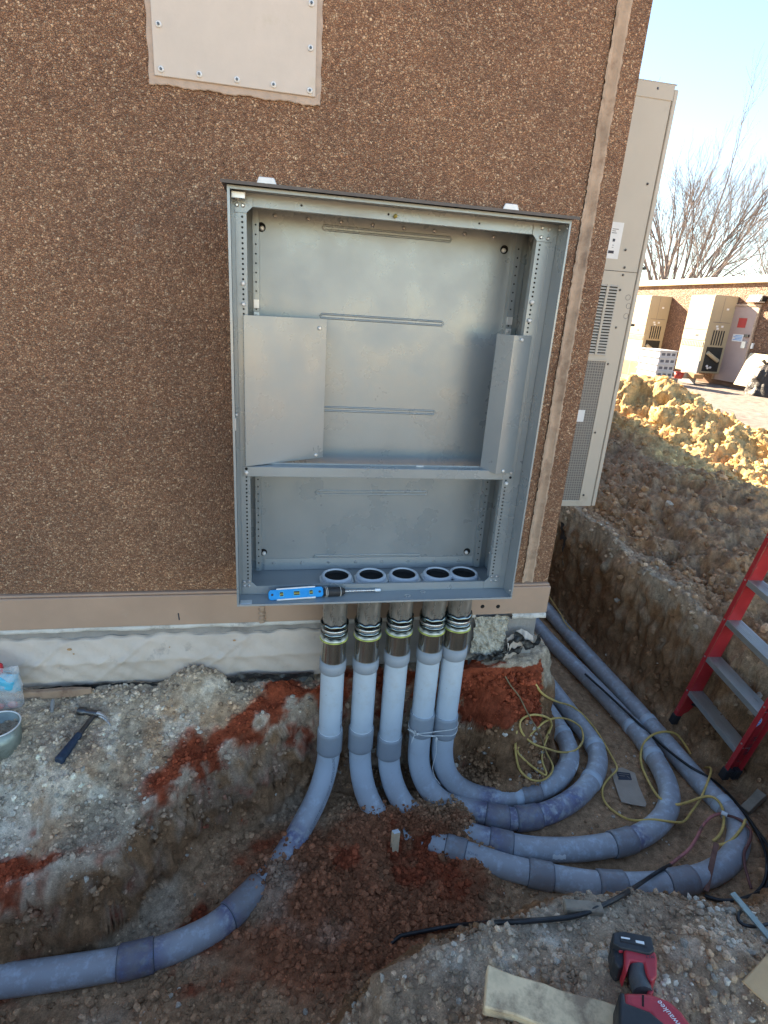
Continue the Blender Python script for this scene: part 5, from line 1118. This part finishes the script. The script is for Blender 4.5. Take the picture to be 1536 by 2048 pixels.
mb = MB(); q0 = lad(A0, .003, .06, pitch - .02); q1 = lad(A0, .003 + .10, .06, pitch - .03); mb.tube([lad(A0, .004, .055, pitch - .09), lad(A0, .10, .055, pitch - .028)], .007, 8); mb.build('step_brace', 'dblack', ld)
mb = MB(); mb.tube([lad(A0, wl - .004, .055, pitch - .09), lad(A0, wl - .10, .055, pitch - .028)], .007, 8); mb.build('step_brace', 'dblack', ld)
# oval badge and hand lettering on the near rail (outer face looks towards the camera side)
def railpatch(vs, fs, u_, b_, sc, mat, name, off, rot=True):
    out = []
    for p in vs: out.append(lad(B0, .0065 + off, b_ + p[1] * sc, u_ + p[0] * sc) if rot else lad(B0, .0065 + off, b_ + p[0] * sc, u_ + p[1] * sc))
    mb = MB(); mb.add(out, fs); return mb.build(name, mat, ld)
el = [(math.cos(6.2832 * i / 24) * 1.6, math.sin(6.2832 * i / 24)) for i in range(24)]
ub = .34
railpatch([(a * 1.15, b * 1.2, 0) for a, b in el], [tuple(range(24))], ub, .020, .0145, 'washer', 'badge_rim', .0002)
railpatch([(a, b, 0) for a, b in el], [tuple(range(24))], ub, .020, .0145, 'blue', 'badge', .0006)
vs, fs = textmesh('W', .026); railpatch(vs, fs, ub, .020, 1.0, 'washer', 'badge_letter', .0010)
vs, fs = textmesh('8099)  34', .030, .2); railpatch(vs, fs, .19, .056, 1.0, 'ink', 'hand_lettering', .0004)

# ------------------------------------------------------------------ wall-mounted air conditioner on this building
HY = 2.67
hx0, hx1, hz0, hz1 = 1.101, 1.700, -.945, .968
hv0 = thing('wall_air_conditioner', (1.4, 3.2, hz0), 'tall beige wall-mounted air conditioner just round the near building corner', 'air conditioner')
mb = MB(); mb.box((hx0, HY, hz0), (hx1 - .022, HY + 1.07, hz1)); mb.build('cabinet', 'hvac', hv0, bevel=.003)
mb = MB(); mb.box((hx1 - .021, HY - .004, hz0 + .004), (hx1, HY + 1.075, hz1 - .012)); mb.build('front_panel', 'hvac', hv0, bevel=.003)
mb = MB(); mb.box((hx0, HY - .003, hz1 - .055), (hx1 - .02, HY + 1.07, hz1 + .004)); mb.box((hx0, HY - .003, hz1 + .004), (hx1 - .01, HY + 1.08, hz1 + .007)); mb.build('top_cap', 'hvac', hv0, bevel=.002)
zl0, zl1 = Yp(1200, 708, HY)[2], Yp(1215, 570, HY)[2]
zs0, zs1 = Yp(1160, 1000, HY)[2], Yp(1190, 722, HY)[2]
xl1 = Yp(1236, 570, HY)[0]
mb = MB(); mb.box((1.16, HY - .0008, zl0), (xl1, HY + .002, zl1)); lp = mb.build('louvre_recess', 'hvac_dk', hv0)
nr = 23; mb = MB(); dz = (zl1 - zl0) / nr
for i in range(nr + 1):
    zz = zl0 + i * dz; mb.hexa([(1.155, HY - .001, zz - dz * .24), (xl1 + .003, HY - .001, zz - dz * .24), (xl1 + .003, HY - .001, zz + dz * .24), (1.155, HY - .001, zz + dz * .24)], [(1.155, HY - .006, zz - dz * .34), (xl1 + .003, HY - .006, zz - dz * .34), (xl1 + .003, HY - .003, zz + dz * .1), (1.155, HY - .003, zz + dz * .1)])
xm = Yp(1203, 640, HY)[0]
for xx in (xm, xm - .105, xm - .21): mb.box((xx - .006, HY - .0062, zl0 - .004), (xx + .006, HY - .0005, zl1 + .004))
mb.build('louvre_slats', 'hvac', lp)
xs1 = Yp(1211, 722, HY)[0]
mb = MB(); mb.box((1.14, HY - .0012, zs0), (xs1, HY + .003, zs1)); cl_ = mb.build('coil_screen', 'coil', hv0)
mb = MB()
for a, b, c, d in ((1.12, zs0 - .012, xs1 + .012, zs0), (1.12, zs1, xs1 + .012, zs1 + .010), (xs1, zs0 - .0, xs1 + .010, zs1)): mb.box((a, HY - .004, b), (c, HY + .001, d))
mb.build('screen_frame', 'hvac', hv0, bevel=.001)
p, q = Yp(1153, 843, HY), Yp(1170, 820, HY); mb = MB(); mb.box((p[0] - .01, HY - .003, p[2]), (q[0], HY - .0014, q[2])); mb.build('small_label', 'white', cl_)
p, q = Yp(1207, 516, HY), Yp(1250, 446, HY); mb = MB(); mb.box((p[0] - .03, HY - .0018, p[2]), (q[0] - .004, HY - .0004, q[2])); lbq = mb.build('warning_label', 'white', hv0)
lx0, lx1, lz0, lz1 = p[0] - .03, q[0] - .004, p[2], q[2]
def lmark(x0, x1, z0, z1): mb = MB(); mb.box((x0, HY - .0022, z0), (x1, HY - .0019, z1)); mb.build('label_mark', 'ink', lbq)
xc = (lx0 + lx1) / 2 + .008
lmark(xc - .012, xc + .016, lz0 + .022, lz0 + .034); lmark(xc + .0, xc + .012, lz0 + .072, lz0 + .084)
for i, w_ in enumerate((.03, .018, .024)): lmark(xc - .01, xc - .01 + w_, lz1 - .030 - i * .008, lz1 - .0275 - i * .008)
for i in range(2): lmark(xc + .002, xc + .01, lz0 + .056 - i * .009, lz0 + .058 - i * .009)
for (u, v) in ((1315, 177), (1295, 368), (1249, 535), (1251, 500), (1246, 550), (1240, 580), (1232, 655), (1216, 728), (1190, 865), (1167, 990), (1272, 600)):
    p = Yp(u, v, HY)
    if p[0] < hx1 - .02: screw(hv0, (p[0], HY - .0005, p[2]), r=.0055, mat='hsteel')
mb = MB(); zz = Yp(1260, 545, HY)[2]; mb.box((hx0, HY - .0012, zz), (hx1 - .022, HY + .001, zz + .0025)); mb.build('panel_seam', 'hvac_dk', hv0)
for (u, v) in ((1256, 595), (1257, 612), (1252, 632)):
    p = Yp(u, v, HY); mb = MB(); mb.tube([(p[0] + .012 * math.cos(a), HY - .0005, p[2] + .012 * math.sin(a)) for a in np.linspace(0, 6.2832, 20)], .0008, 4); mb.build('knockout', 'seam', hv0)
for (u, v) in ((1287, 537), (1263, 650)):
    p = Yp(u, v, HY); mb = MB(); mb.box((hx1 - .001, HY - .006, p[2] - .006), (hx1 + .018, HY + .01, p[2] + .006)); mb.build('panel_latch', 'black', hv0, bevel=.003)

# ------------------------------------------------------------------ the building across the yard
FX = 12.2; SC = FX / 10.6
def fp(u, v, dx=0.): return Xp(u, v, FX + dx)
zg = -1.47
fb = thing('far_building', (FX, 14, zg), 'low brown aggregate building with a cream fascia across the gravel yard', 'building')
y0b, y1b = 6.5, 26.
mb = MB(); mb.box((FX, y0b, zg + .18), (FX + 9, y1b, 1.20)); mb.build('wall', 'agg_far', fb)
mb = MB(); mb.box((FX + .03, y0b + .03, zg - .3), (FX + 8.9, y1b - .03, zg + .179)); mb.build('skirt', 'brwood', fb)
mb = MB(); mb.box((FX - .10, y0b - .1, 1.201), (FX + 9.1, y1b + .1, 1.36)); mb.build('fascia', 'fascia', fb, bevel=.01)
mb = MB(); mb.box((FX - .06, y0b - .1, 1.361), (FX + 9, y1b, 1.375)); mb.build('roof_edge', 'washer', fb)
# door with frame, sign, notice and lock
dy1, dy0 = fp(1466, 612)[1], fp(1520, 614)[1]; dz1, dz0 = fp(1490, 613)[2], fp(1450, 762)[2]
mb = MB(); mb.box((FX - .03, dy0, dz0), (FX - .001, dy1, dz1)); dd0 = mb.build('door', 'doorp', fb, bevel=.004)
mb = MB(); mb.box((FX - .05, dy0 - .06, dz0), (FX - .001, dy0 - .002, dz1 + .06)); mb.box((FX - .05, dy1 + .002, dz0), (FX - .001, dy1 + .06, dz1 + .06)); mb.box((FX - .05, dy0, dz1 + .002), (FX - .001, dy1, dz1 + .06)); mb.build('frame', 'joint', dd0)
def dpan(name, u0, v0, u1, v1, mat, th=.006):
    a, b = fp(u0, v0), fp(u1, v1); mb = MB(); mb.box((FX - .031 - th, min(a[1], b[1]), min(a[2], b[2])), (FX - .031, max(a[1], b[1]), max(a[2], b[2]))); return mb.build(name, mat, dd0)
dpan('red_sign', 1481, 636, 1492, 656, 'redp'); nt = dpan('paper_notice', 1469, 668, 1486, 684, 'white')
a, b = fp(1469, 668), fp(1486, 684)
for i in range(4):
    mb = MB(); zz = a[2] - (a[2] - b[2]) * (i + 1) / 5.2; mb.box((FX - .0385, b[1] + .03, zz - .008), (FX - .0375, a[1] - (.03 if i % 2 else .09), zz + .008)); mb.build('text_line', 'blue', nt)
dpan('lock', 1493, 669, 1500, 675, 'hsteel', .04); dpan('handle', 1489, 683, 1493, 697, 'silver', .05)
a = fp(1506, 692); mb = MB(); mb.box((FX - .04, a[1] - .03, a[2] - .07), (FX - .001, a[1] + .03, a[2] + .07)); mb.build('door_bell', 'washer', fb)
a, b = fp(1509, 591), fp(1530, 606); mb = MB(); mb.hexa([(FX - .001, b[1], b[2]), (FX - .001, a[1], b[2]), (FX - .2, a[1], b[2] + .02), (FX - .2, b[1], b[2] + .02)][::-1], [(FX - .001, b[1], a[2]), (FX - .001, a[1], a[2]), (FX - .14, a[1], a[2]), (FX - .14, b[1], a[2])][::-1])
lf = mb.build('wall_light', 'washer', None, origin=(FX, a[1], b[2]), bevel=.01); tag(lf, 'boxy white light fixture above the mauve door', 'wall light')
mb = MB(); mb.box((FX - .16, b[1] - .05, b[2] + .03), (FX - .02, b[1] - .002, a[2] - .02)); mb.build('lamp_housing', 'black', lf)
# two units (one built, one copied)
uy1, uy0 = Xp(1385, 585, FX - .7)[1], Xp(1433, 590, FX - .7)[1]; uz1, uz0 = 0.87, -1.16
def far_unit():
    u = thing('wall_air_conditioner', (FX, (uy0 + uy1) / 2, uz0), 'beige wall air conditioner beside the mauve door of the far building', 'air conditioner')
    mb = MB(); mb.box((FX - .7, uy0, uz0), (FX - .001, uy1, uz1)); mb.build('cabinet', 'hvacfar', u, bevel=.01)
    h = uz1 - uz0; fx = FX - .7
    mb = MB(); mb.box((fx - .012, uy0 + .01, uz0 + h * .56), (fx - .001, uy1 - .01, uz1 - .02)); mb.build('upper_panel', 'hvacfar', u, bevel=.004)
    mb = MB(); mb.box((fx - .012, uy0 + .01, uz0 + h * .42), (fx - .001, uy1 - .01, uz0 + h * .555)); mb.build('middle_panel', 'hvacfar', u, bevel=.004)
    mb = MB(); mb.box((fx - .004, uy0 + .06, uz0 + .06), (fx - .001, uy1 - .06, uz0 + h * .33)); mb.build('front_screen', 'coil2', u)
    mb = MB(); mb.box((fx - .006, uy0 + .06, uz0 + h * .345), (fx - .001, uy1 - .06, uz0 + h * .40)); gr = mb.build('front_grille', 'slate', u)
    mb = MB()
    for i in range(14): yy = uy0 + .06 + (uy1 - uy0 - .12) * i / 13; mb.box((fx - .012, yy - .012, uz0 + h * .34), (fx - .0062, yy + .012, uz0 + h * .405))
    mb.build('grille_bars', 'hvacfar', gr)
    # side facing the camera: grille and dark coil opening
    mb = MB(); mb.box((fx + .16, uy0 - .003, uz0 + h * .37), (fx + .55, uy0 - .0005, uz0 + h * .56)); sg = mb.build('side_grille', 'hvac_dk', u)
    mb = MB()
    for i in range(6): xx = fx + .16 + .39 * i / 5; mb.box((xx - .016, uy0 - .008, uz0 + h * .36), (xx + .016, uy0 - .0031, uz0 + h * .57))
    mb.build('grille_bars', 'hvacfar', sg)
    mb = MB(); mb.box((fx + .1, uy0 - .004, uz0 + .05), (fx + .6, uy0 - .0005, uz0 + h * .345)); so_ = mb.build('coil_opening', 'hvac_dk', u)
    mb = MB(); mb.tube([(fx + .12, uy0 - .05, uz0 + h * .27), (fx + .3, uy0 - .06, uz0 + h * .22), (fx + .5, uy0 - .05, uz0 + h * .17)], .05, 10); mb.build('insulated_pipe', 'fascia', so_)
    for (a_, b_) in ((.25, .08), (.33, .10), (.22, .13)): mb = MB(); mb.ball((fx + a_, uy0 - .03, uz0 + b_ + .06), .035); mb.build('cap', 'washer', so_)
    mb = MB(); mb.box((fx + .1, uy0 - .004, uz0 + h * .66), (fx + .62, uy0 - .001, uz0 + h * .665)); mb.box((fx + .3, uy0 - .004, uz0 + h * .667), (fx + .305, uy0 - .001, uz0 + h * .98)); mb.build('panel_seam', 'seam', u)
    for (a_, b_) in ((.42, .82), (.22, .60), (.38, .60), (.25, .57)): mb = MB(); mb.box((fx + a_, uy0 - .004, uz0 + h * b_), (fx + a_ + .07, uy0 - .001, uz0 + h * b_ + .05)); mb.build('label_plate', 'white', u)
    mb = MB(); mb.box((fx - .014, uy0 + .3, uz0 + h * .47), (fx - .0125, uy0 + .42, uz0 + h * .495)); mb.build('badge', 'ink', u)
    return u
M['hvacfar'] = pbr('cream_hvac', (.43, .36, .24), .55, var=.05, vs=2)
M['coil2'] = pbr('pale_coil', (.40, .37, .27), .6, var=.1, vs=6)
u2 = far_unit(); u2['group'] = 'air conditioners on the far building'
u1 = copy_tree(u2); yt = Xp(1305, 592, FX - .7)[1]; u1.location.y += yt - uy0
u1['label'] = 'beige wall air conditioner farther left on the far building, behind the crates'
mb = MB(); yy = Xp(1380, 720, FX - .75)[1]; a, b = Xp(1372, 718, FX - .76), Xp(1392, 738, FX - .76)
tag(mb.box((FX - .80, b[1] - .1, zg), (FX - .76, a[1] + .05, a[2])).build('slate_board', 'slate', None, origin=(FX - .78, a[1], zg), bevel=.003), 'grey board leaning below the air conditioner nearest the door', 'board')
# crates, cartons, tubs
ck = Zp(1296, 752, -1.36); ckx = 9.9; cp_ = Xp(1272, 755, ckx); cyb = Xp(1318, 755, ckx)
ch = (Xp(1300, 697, ckx)[2] - Xp(1300, 752, ckx)[2]) / 4; czb = Xp(1300, 752, ckx)[2]; cy0, cy1 = Xp(1316, 725, ckx)[1], Xp(1277, 725, ckx)[1]
def crate(i):
    zz = czb + i * ch; c = thing('stacking_crate', (ckx + .25, (cy0 + cy1) / 2, zz), '', 'crate', 'grey crates stacked by the far building')
    mb = MB(); mb.box((ckx, cy0, zz), (ckx + .5, cy1, zz + ch * .80)); mb.box((ckx - .03, cy0 - .03, zz + ch * .82), (ckx + .53, cy1 + .03, zz + ch * .985)); mb.box((ckx + .02, cy0 + .02, zz + ch * .80), (ckx + .48, cy1 - .02, zz + ch * .82)); mb.build('shell', 'crate', c, bevel=.006)
    mb = MB(); mb.box((ckx - .004, cy0 + .2, zz + ch * .2), (ckx - .0005, cy1 - .2, zz + ch * .62)); mb.build('label_panel', 'white', c)
    for j in range(3): mb = MB(); mb.box((ckx + .06 + j * .15, cy0 - .004, zz + ch * .2), (ckx + .16 + j * .15, cy0 - .0005, zz + ch * .6)); mb.build('side_window', 'seam', c)
    return c
c0_ = crate(0)
for i, nm in enumerate(('bottom crate of the grey stack standing on the gravel', 'second crate from the bottom of the grey stack', 'third crate from the bottom of the grey stack', 'top crate of the grey stack below the left air conditioner')):
    c = c0_ if i == 0 else copy_tree(c0_); c['label'] = nm; c.location.z = czb + i * ch
mb = MB(); mb.box((ckx - .1, cy0 - .15, czb - .14), (ckx + .6, cy1 + .15, czb - .004)); tag(mb.build('pallet', 'wood3', None, origin=(ckx + .2, cy0, czb - .14), bevel=.01), 'low wooden pallet under the grey crate stack', 'pallet')
def carton(u0, v0, u1, v1, X, mat, label, name='carton', dp=.3):
    a, b = Xp(u0, v0, X), Xp(u1, v1, X); zb = min(a[2], b[2]); mb = MB(); mb.box((X, min(a[1], b[1]), zb), (X + dp, max(a[1], b[1]), max(a[2], b[2]))); o = thing(name, (X + dp / 2, (a[1] + b[1]) / 2, zb), label, 'box')
    mb.build('body', mat, o, bevel=.008); mb = MB(); ym = (a[1] + b[1]) / 2; mb.box((X - .002, ym - .02, zb + .01), (X + dp + .002, ym + .02, max(a[2], b[2]) + .003)); mb.build('tape', 'joint', o); return o
carton(1245, 720, 1272, 752, 10.4, 'boxc', 'brown carton half hidden behind the near air conditioner', dp=.4)
carton(1366, 744, 1387, 757, 11.2, 'boxc', 'orange-brown carton on the ground under the right air conditioner')
carton(1361, 743, 1366, 757, 11.1, 'card', 'thin pale carton standing between the red tub and the orange carton')
rp = Xp(1356, 757, 11.0); rt = Xp(1356, 744, 11.0)
rb = thing('red_tub', rp, 'small red tub on the ground left of the cartons', 'tub'); hh = rt[2] - rp[2]
lathe([(.001, 0), (.10, 0), (.13, hh), (.12, hh), (.09, .02), (.001, .02)], rp, 18, 'redp', 'shell', rb); mb = MB(); mb.tube([(rp[0] + .13 * math.cos(a), rp[1] + .13 * math.sin(a), rp[2] + hh) for a in np.linspace(0, 6.2832, 19)], .012, 6); mb.build('rim', 'redp', rb)
# white board and bin bag by the door
a, b = Xp(1487, 705, 11.8), Xp(1536, 708, 11.8); zb = Xp(1478, 770, 11.8)[2]
mb = MB(); mb.hexa([(11.75, a[1], zb), (11.75, b[1] - .3, zb), (11.79, b[1] - .3, zb), (11.79, a[1], zb)], [(12.0, a[1], a[2]), (12.0, b[1] - .3, a[2]), (12.04, b[1] - .3, a[2]), (12.04, a[1], a[2])]); tag(mb.build('white_board', 'fascia', None, origin=(11.8, a[1], zb), bevel=.004), 'cream panel leaning beside the mauve door behind the black bin bag', 'panel')
gX = 11.4; ga, gb_ = Xp(1478, 788, gX), Xp(1533, 790, gX); gy_ = (ga[1] + gb_[1]) / 2; gw = abs(ga[1] - gb_[1]) / 2; gz = -1.46; gt = Xp(1515, 727, gX)[2]
mb = MB(); vs = []; nz_, na_ = 26, 44
for i in range(nz_):
    t = i / (nz_ - 1); rr = gw * (1.02 - .20 * t - .12 * t * t) if t < .86 else gw * (.72 - (t - .86) * 3.4)
    for j in range(na_): an = 6.2832 * j / na_; vs.append((gX + .25 + rr * .75 * math.cos(an), gy_ + rr * math.sin(an) - .04 * t, gz + t * (gt - gz)))
V = np.array(vs); V += .05 * np.stack([fbm(V, 4, 4, 3), fbm(V, 4, 4, 5), .3 * fbm(V, 4, 3, 7)], 1); ax2 = np.arctan2(V[:, 1] - gy_, V[:, 0] - gX - .25); V[:, :2] += (.018 * np.sin(ax2 * 9 + V[:, 2] * 3))[:, None] * np.stack([np.cos(ax2), np.sin(ax2)], 1)
mb.add(V, [(i * na_ + j, i * na_ + (j + 1) % na_, (i + 1) * na_ + (j + 1) % na_, (i + 1) * na_ + j) for i in range(nz_ - 1) for j in range(na_)] + [tuple(range((nz_ - 1) * na_, nz_ * na_))], 0, True)
bgo = thing('bin_bag', (gX + .25, gy_, gz), 'full black bin bag standing by the mauve door of the far building', 'bin bag'); mb.build('sack', 'bag', bgo)
mb = MB(); rg = np.random.default_rng(8); tp = np.array([gX + .25, gy_ - .04, gt])
for i in range(9):
    an = i * .7; e = tp + [.16 * math.cos(an), .30 * math.sin(an), .02 + .07 * rg.random()]; nrm = np.array([-math.sin(an), math.cos(an), 0]) * .07
    mb.add([tp - nrm * .5 - [0, 0, .1], tp + nrm * .5 - [0, 0, .1], e + nrm + [0, 0, .03], e - nrm], [(0, 1, 2, 3)], 0, True)
mb.build('gathered_neck', 'bag', bgo)

# ------------------------------------------------------------------ bare trees beyond
def bare_tree(base, H, spread, seed, label, nstem=9, twig=1.02, lean=(0, 0), depth=7):
    rg = random.Random(seed); t = thing('bare_tree', base, label, 'tree', 'bare winter trees behind the far building')
    tr, cr = MB(), MB()
    def branch(p, d, L, r, lv):
        n = max(3, int(4 - lv * .2)); pts = [np.array(p)]; dd = np.array(d, float)
        for i in range(n):
            dd = dd + np.array([rg.gauss(0, .09), rg.gauss(0, .09), .05 + rg.gauss(0, .04)]); dd /= np.linalg.norm(dd); pts.append(pts[-1] + dd * L / n)
        m_ = tr if lv <= 1 else cr
        m_.tube(pts, [max(.0045, r * (1 - .45 * i / n)) for i in range(n + 1)], 6 if lv < 2 else (4 if lv < 4 else 3), cap=lv < 1)
        if lv >= depth: return
        k = 2 + (rg.random() < .6)
        for j in range(k):
            f = rg.uniform(.35, 1.0) if j else 1.0; i = min(n, max(1, int(f * n))); a = rg.uniform(0, 6.28); s = .28 + .22 * rg.random() if j else .14
            o = np.cross(dd, [math.cos(a), math.sin(a), .3]); o /= np.linalg.norm(o) + 1e-9; nd_ = dd * math.cos(s) + o * math.sin(s)
            branch(pts[i], nd_, L * rg.uniform(.60, .80) * twig, r * (.55 if j else .62), lv + 1)
    for k in range(nstem):
        a = 6.2832 * k / nstem + rg.uniform(-.3, .3); s = spread * rg.uniform(.35, 1.0); d = np.array([math.sin(s) * math.cos(a) + lean[0], math.sin(s) * math.sin(a) + lean[1], math.cos(s)]); d /= np.linalg.norm(d)
        branch(np.array(base) + [0, 0, H * .16], d, H * .28, H * .0085, 1)
    tr.tube([np.array(base), np.array(base) + [.02, 0, H * .10], np.array(base) + [0, .02, H * .19]], [H * .042, H * .034, H * .03], 10)
    tr.build('trunk', 'bark', t); cr.build('crown', 'bark', t)
tA = ray(1352, 560); tA = tA * 32 / math.hypot(tA[0], tA[1])
bare_tree((tA[0], tA[1], -1.5), 10.6, .92, 5, 'wide bare tree fanning up behind the far building roof, the largest one', 14)
tB = ray(1560, 560); tB = tB * 27 / math.hypot(tB[0], tB[1])
bare_tree((tB[0] + 1.2, tB[1] - 2.2, -1.5), 7.2, 1.0, 9, 'lower bare tree reaching in from the right edge of the photo', 8, lean=(-.25, .4))
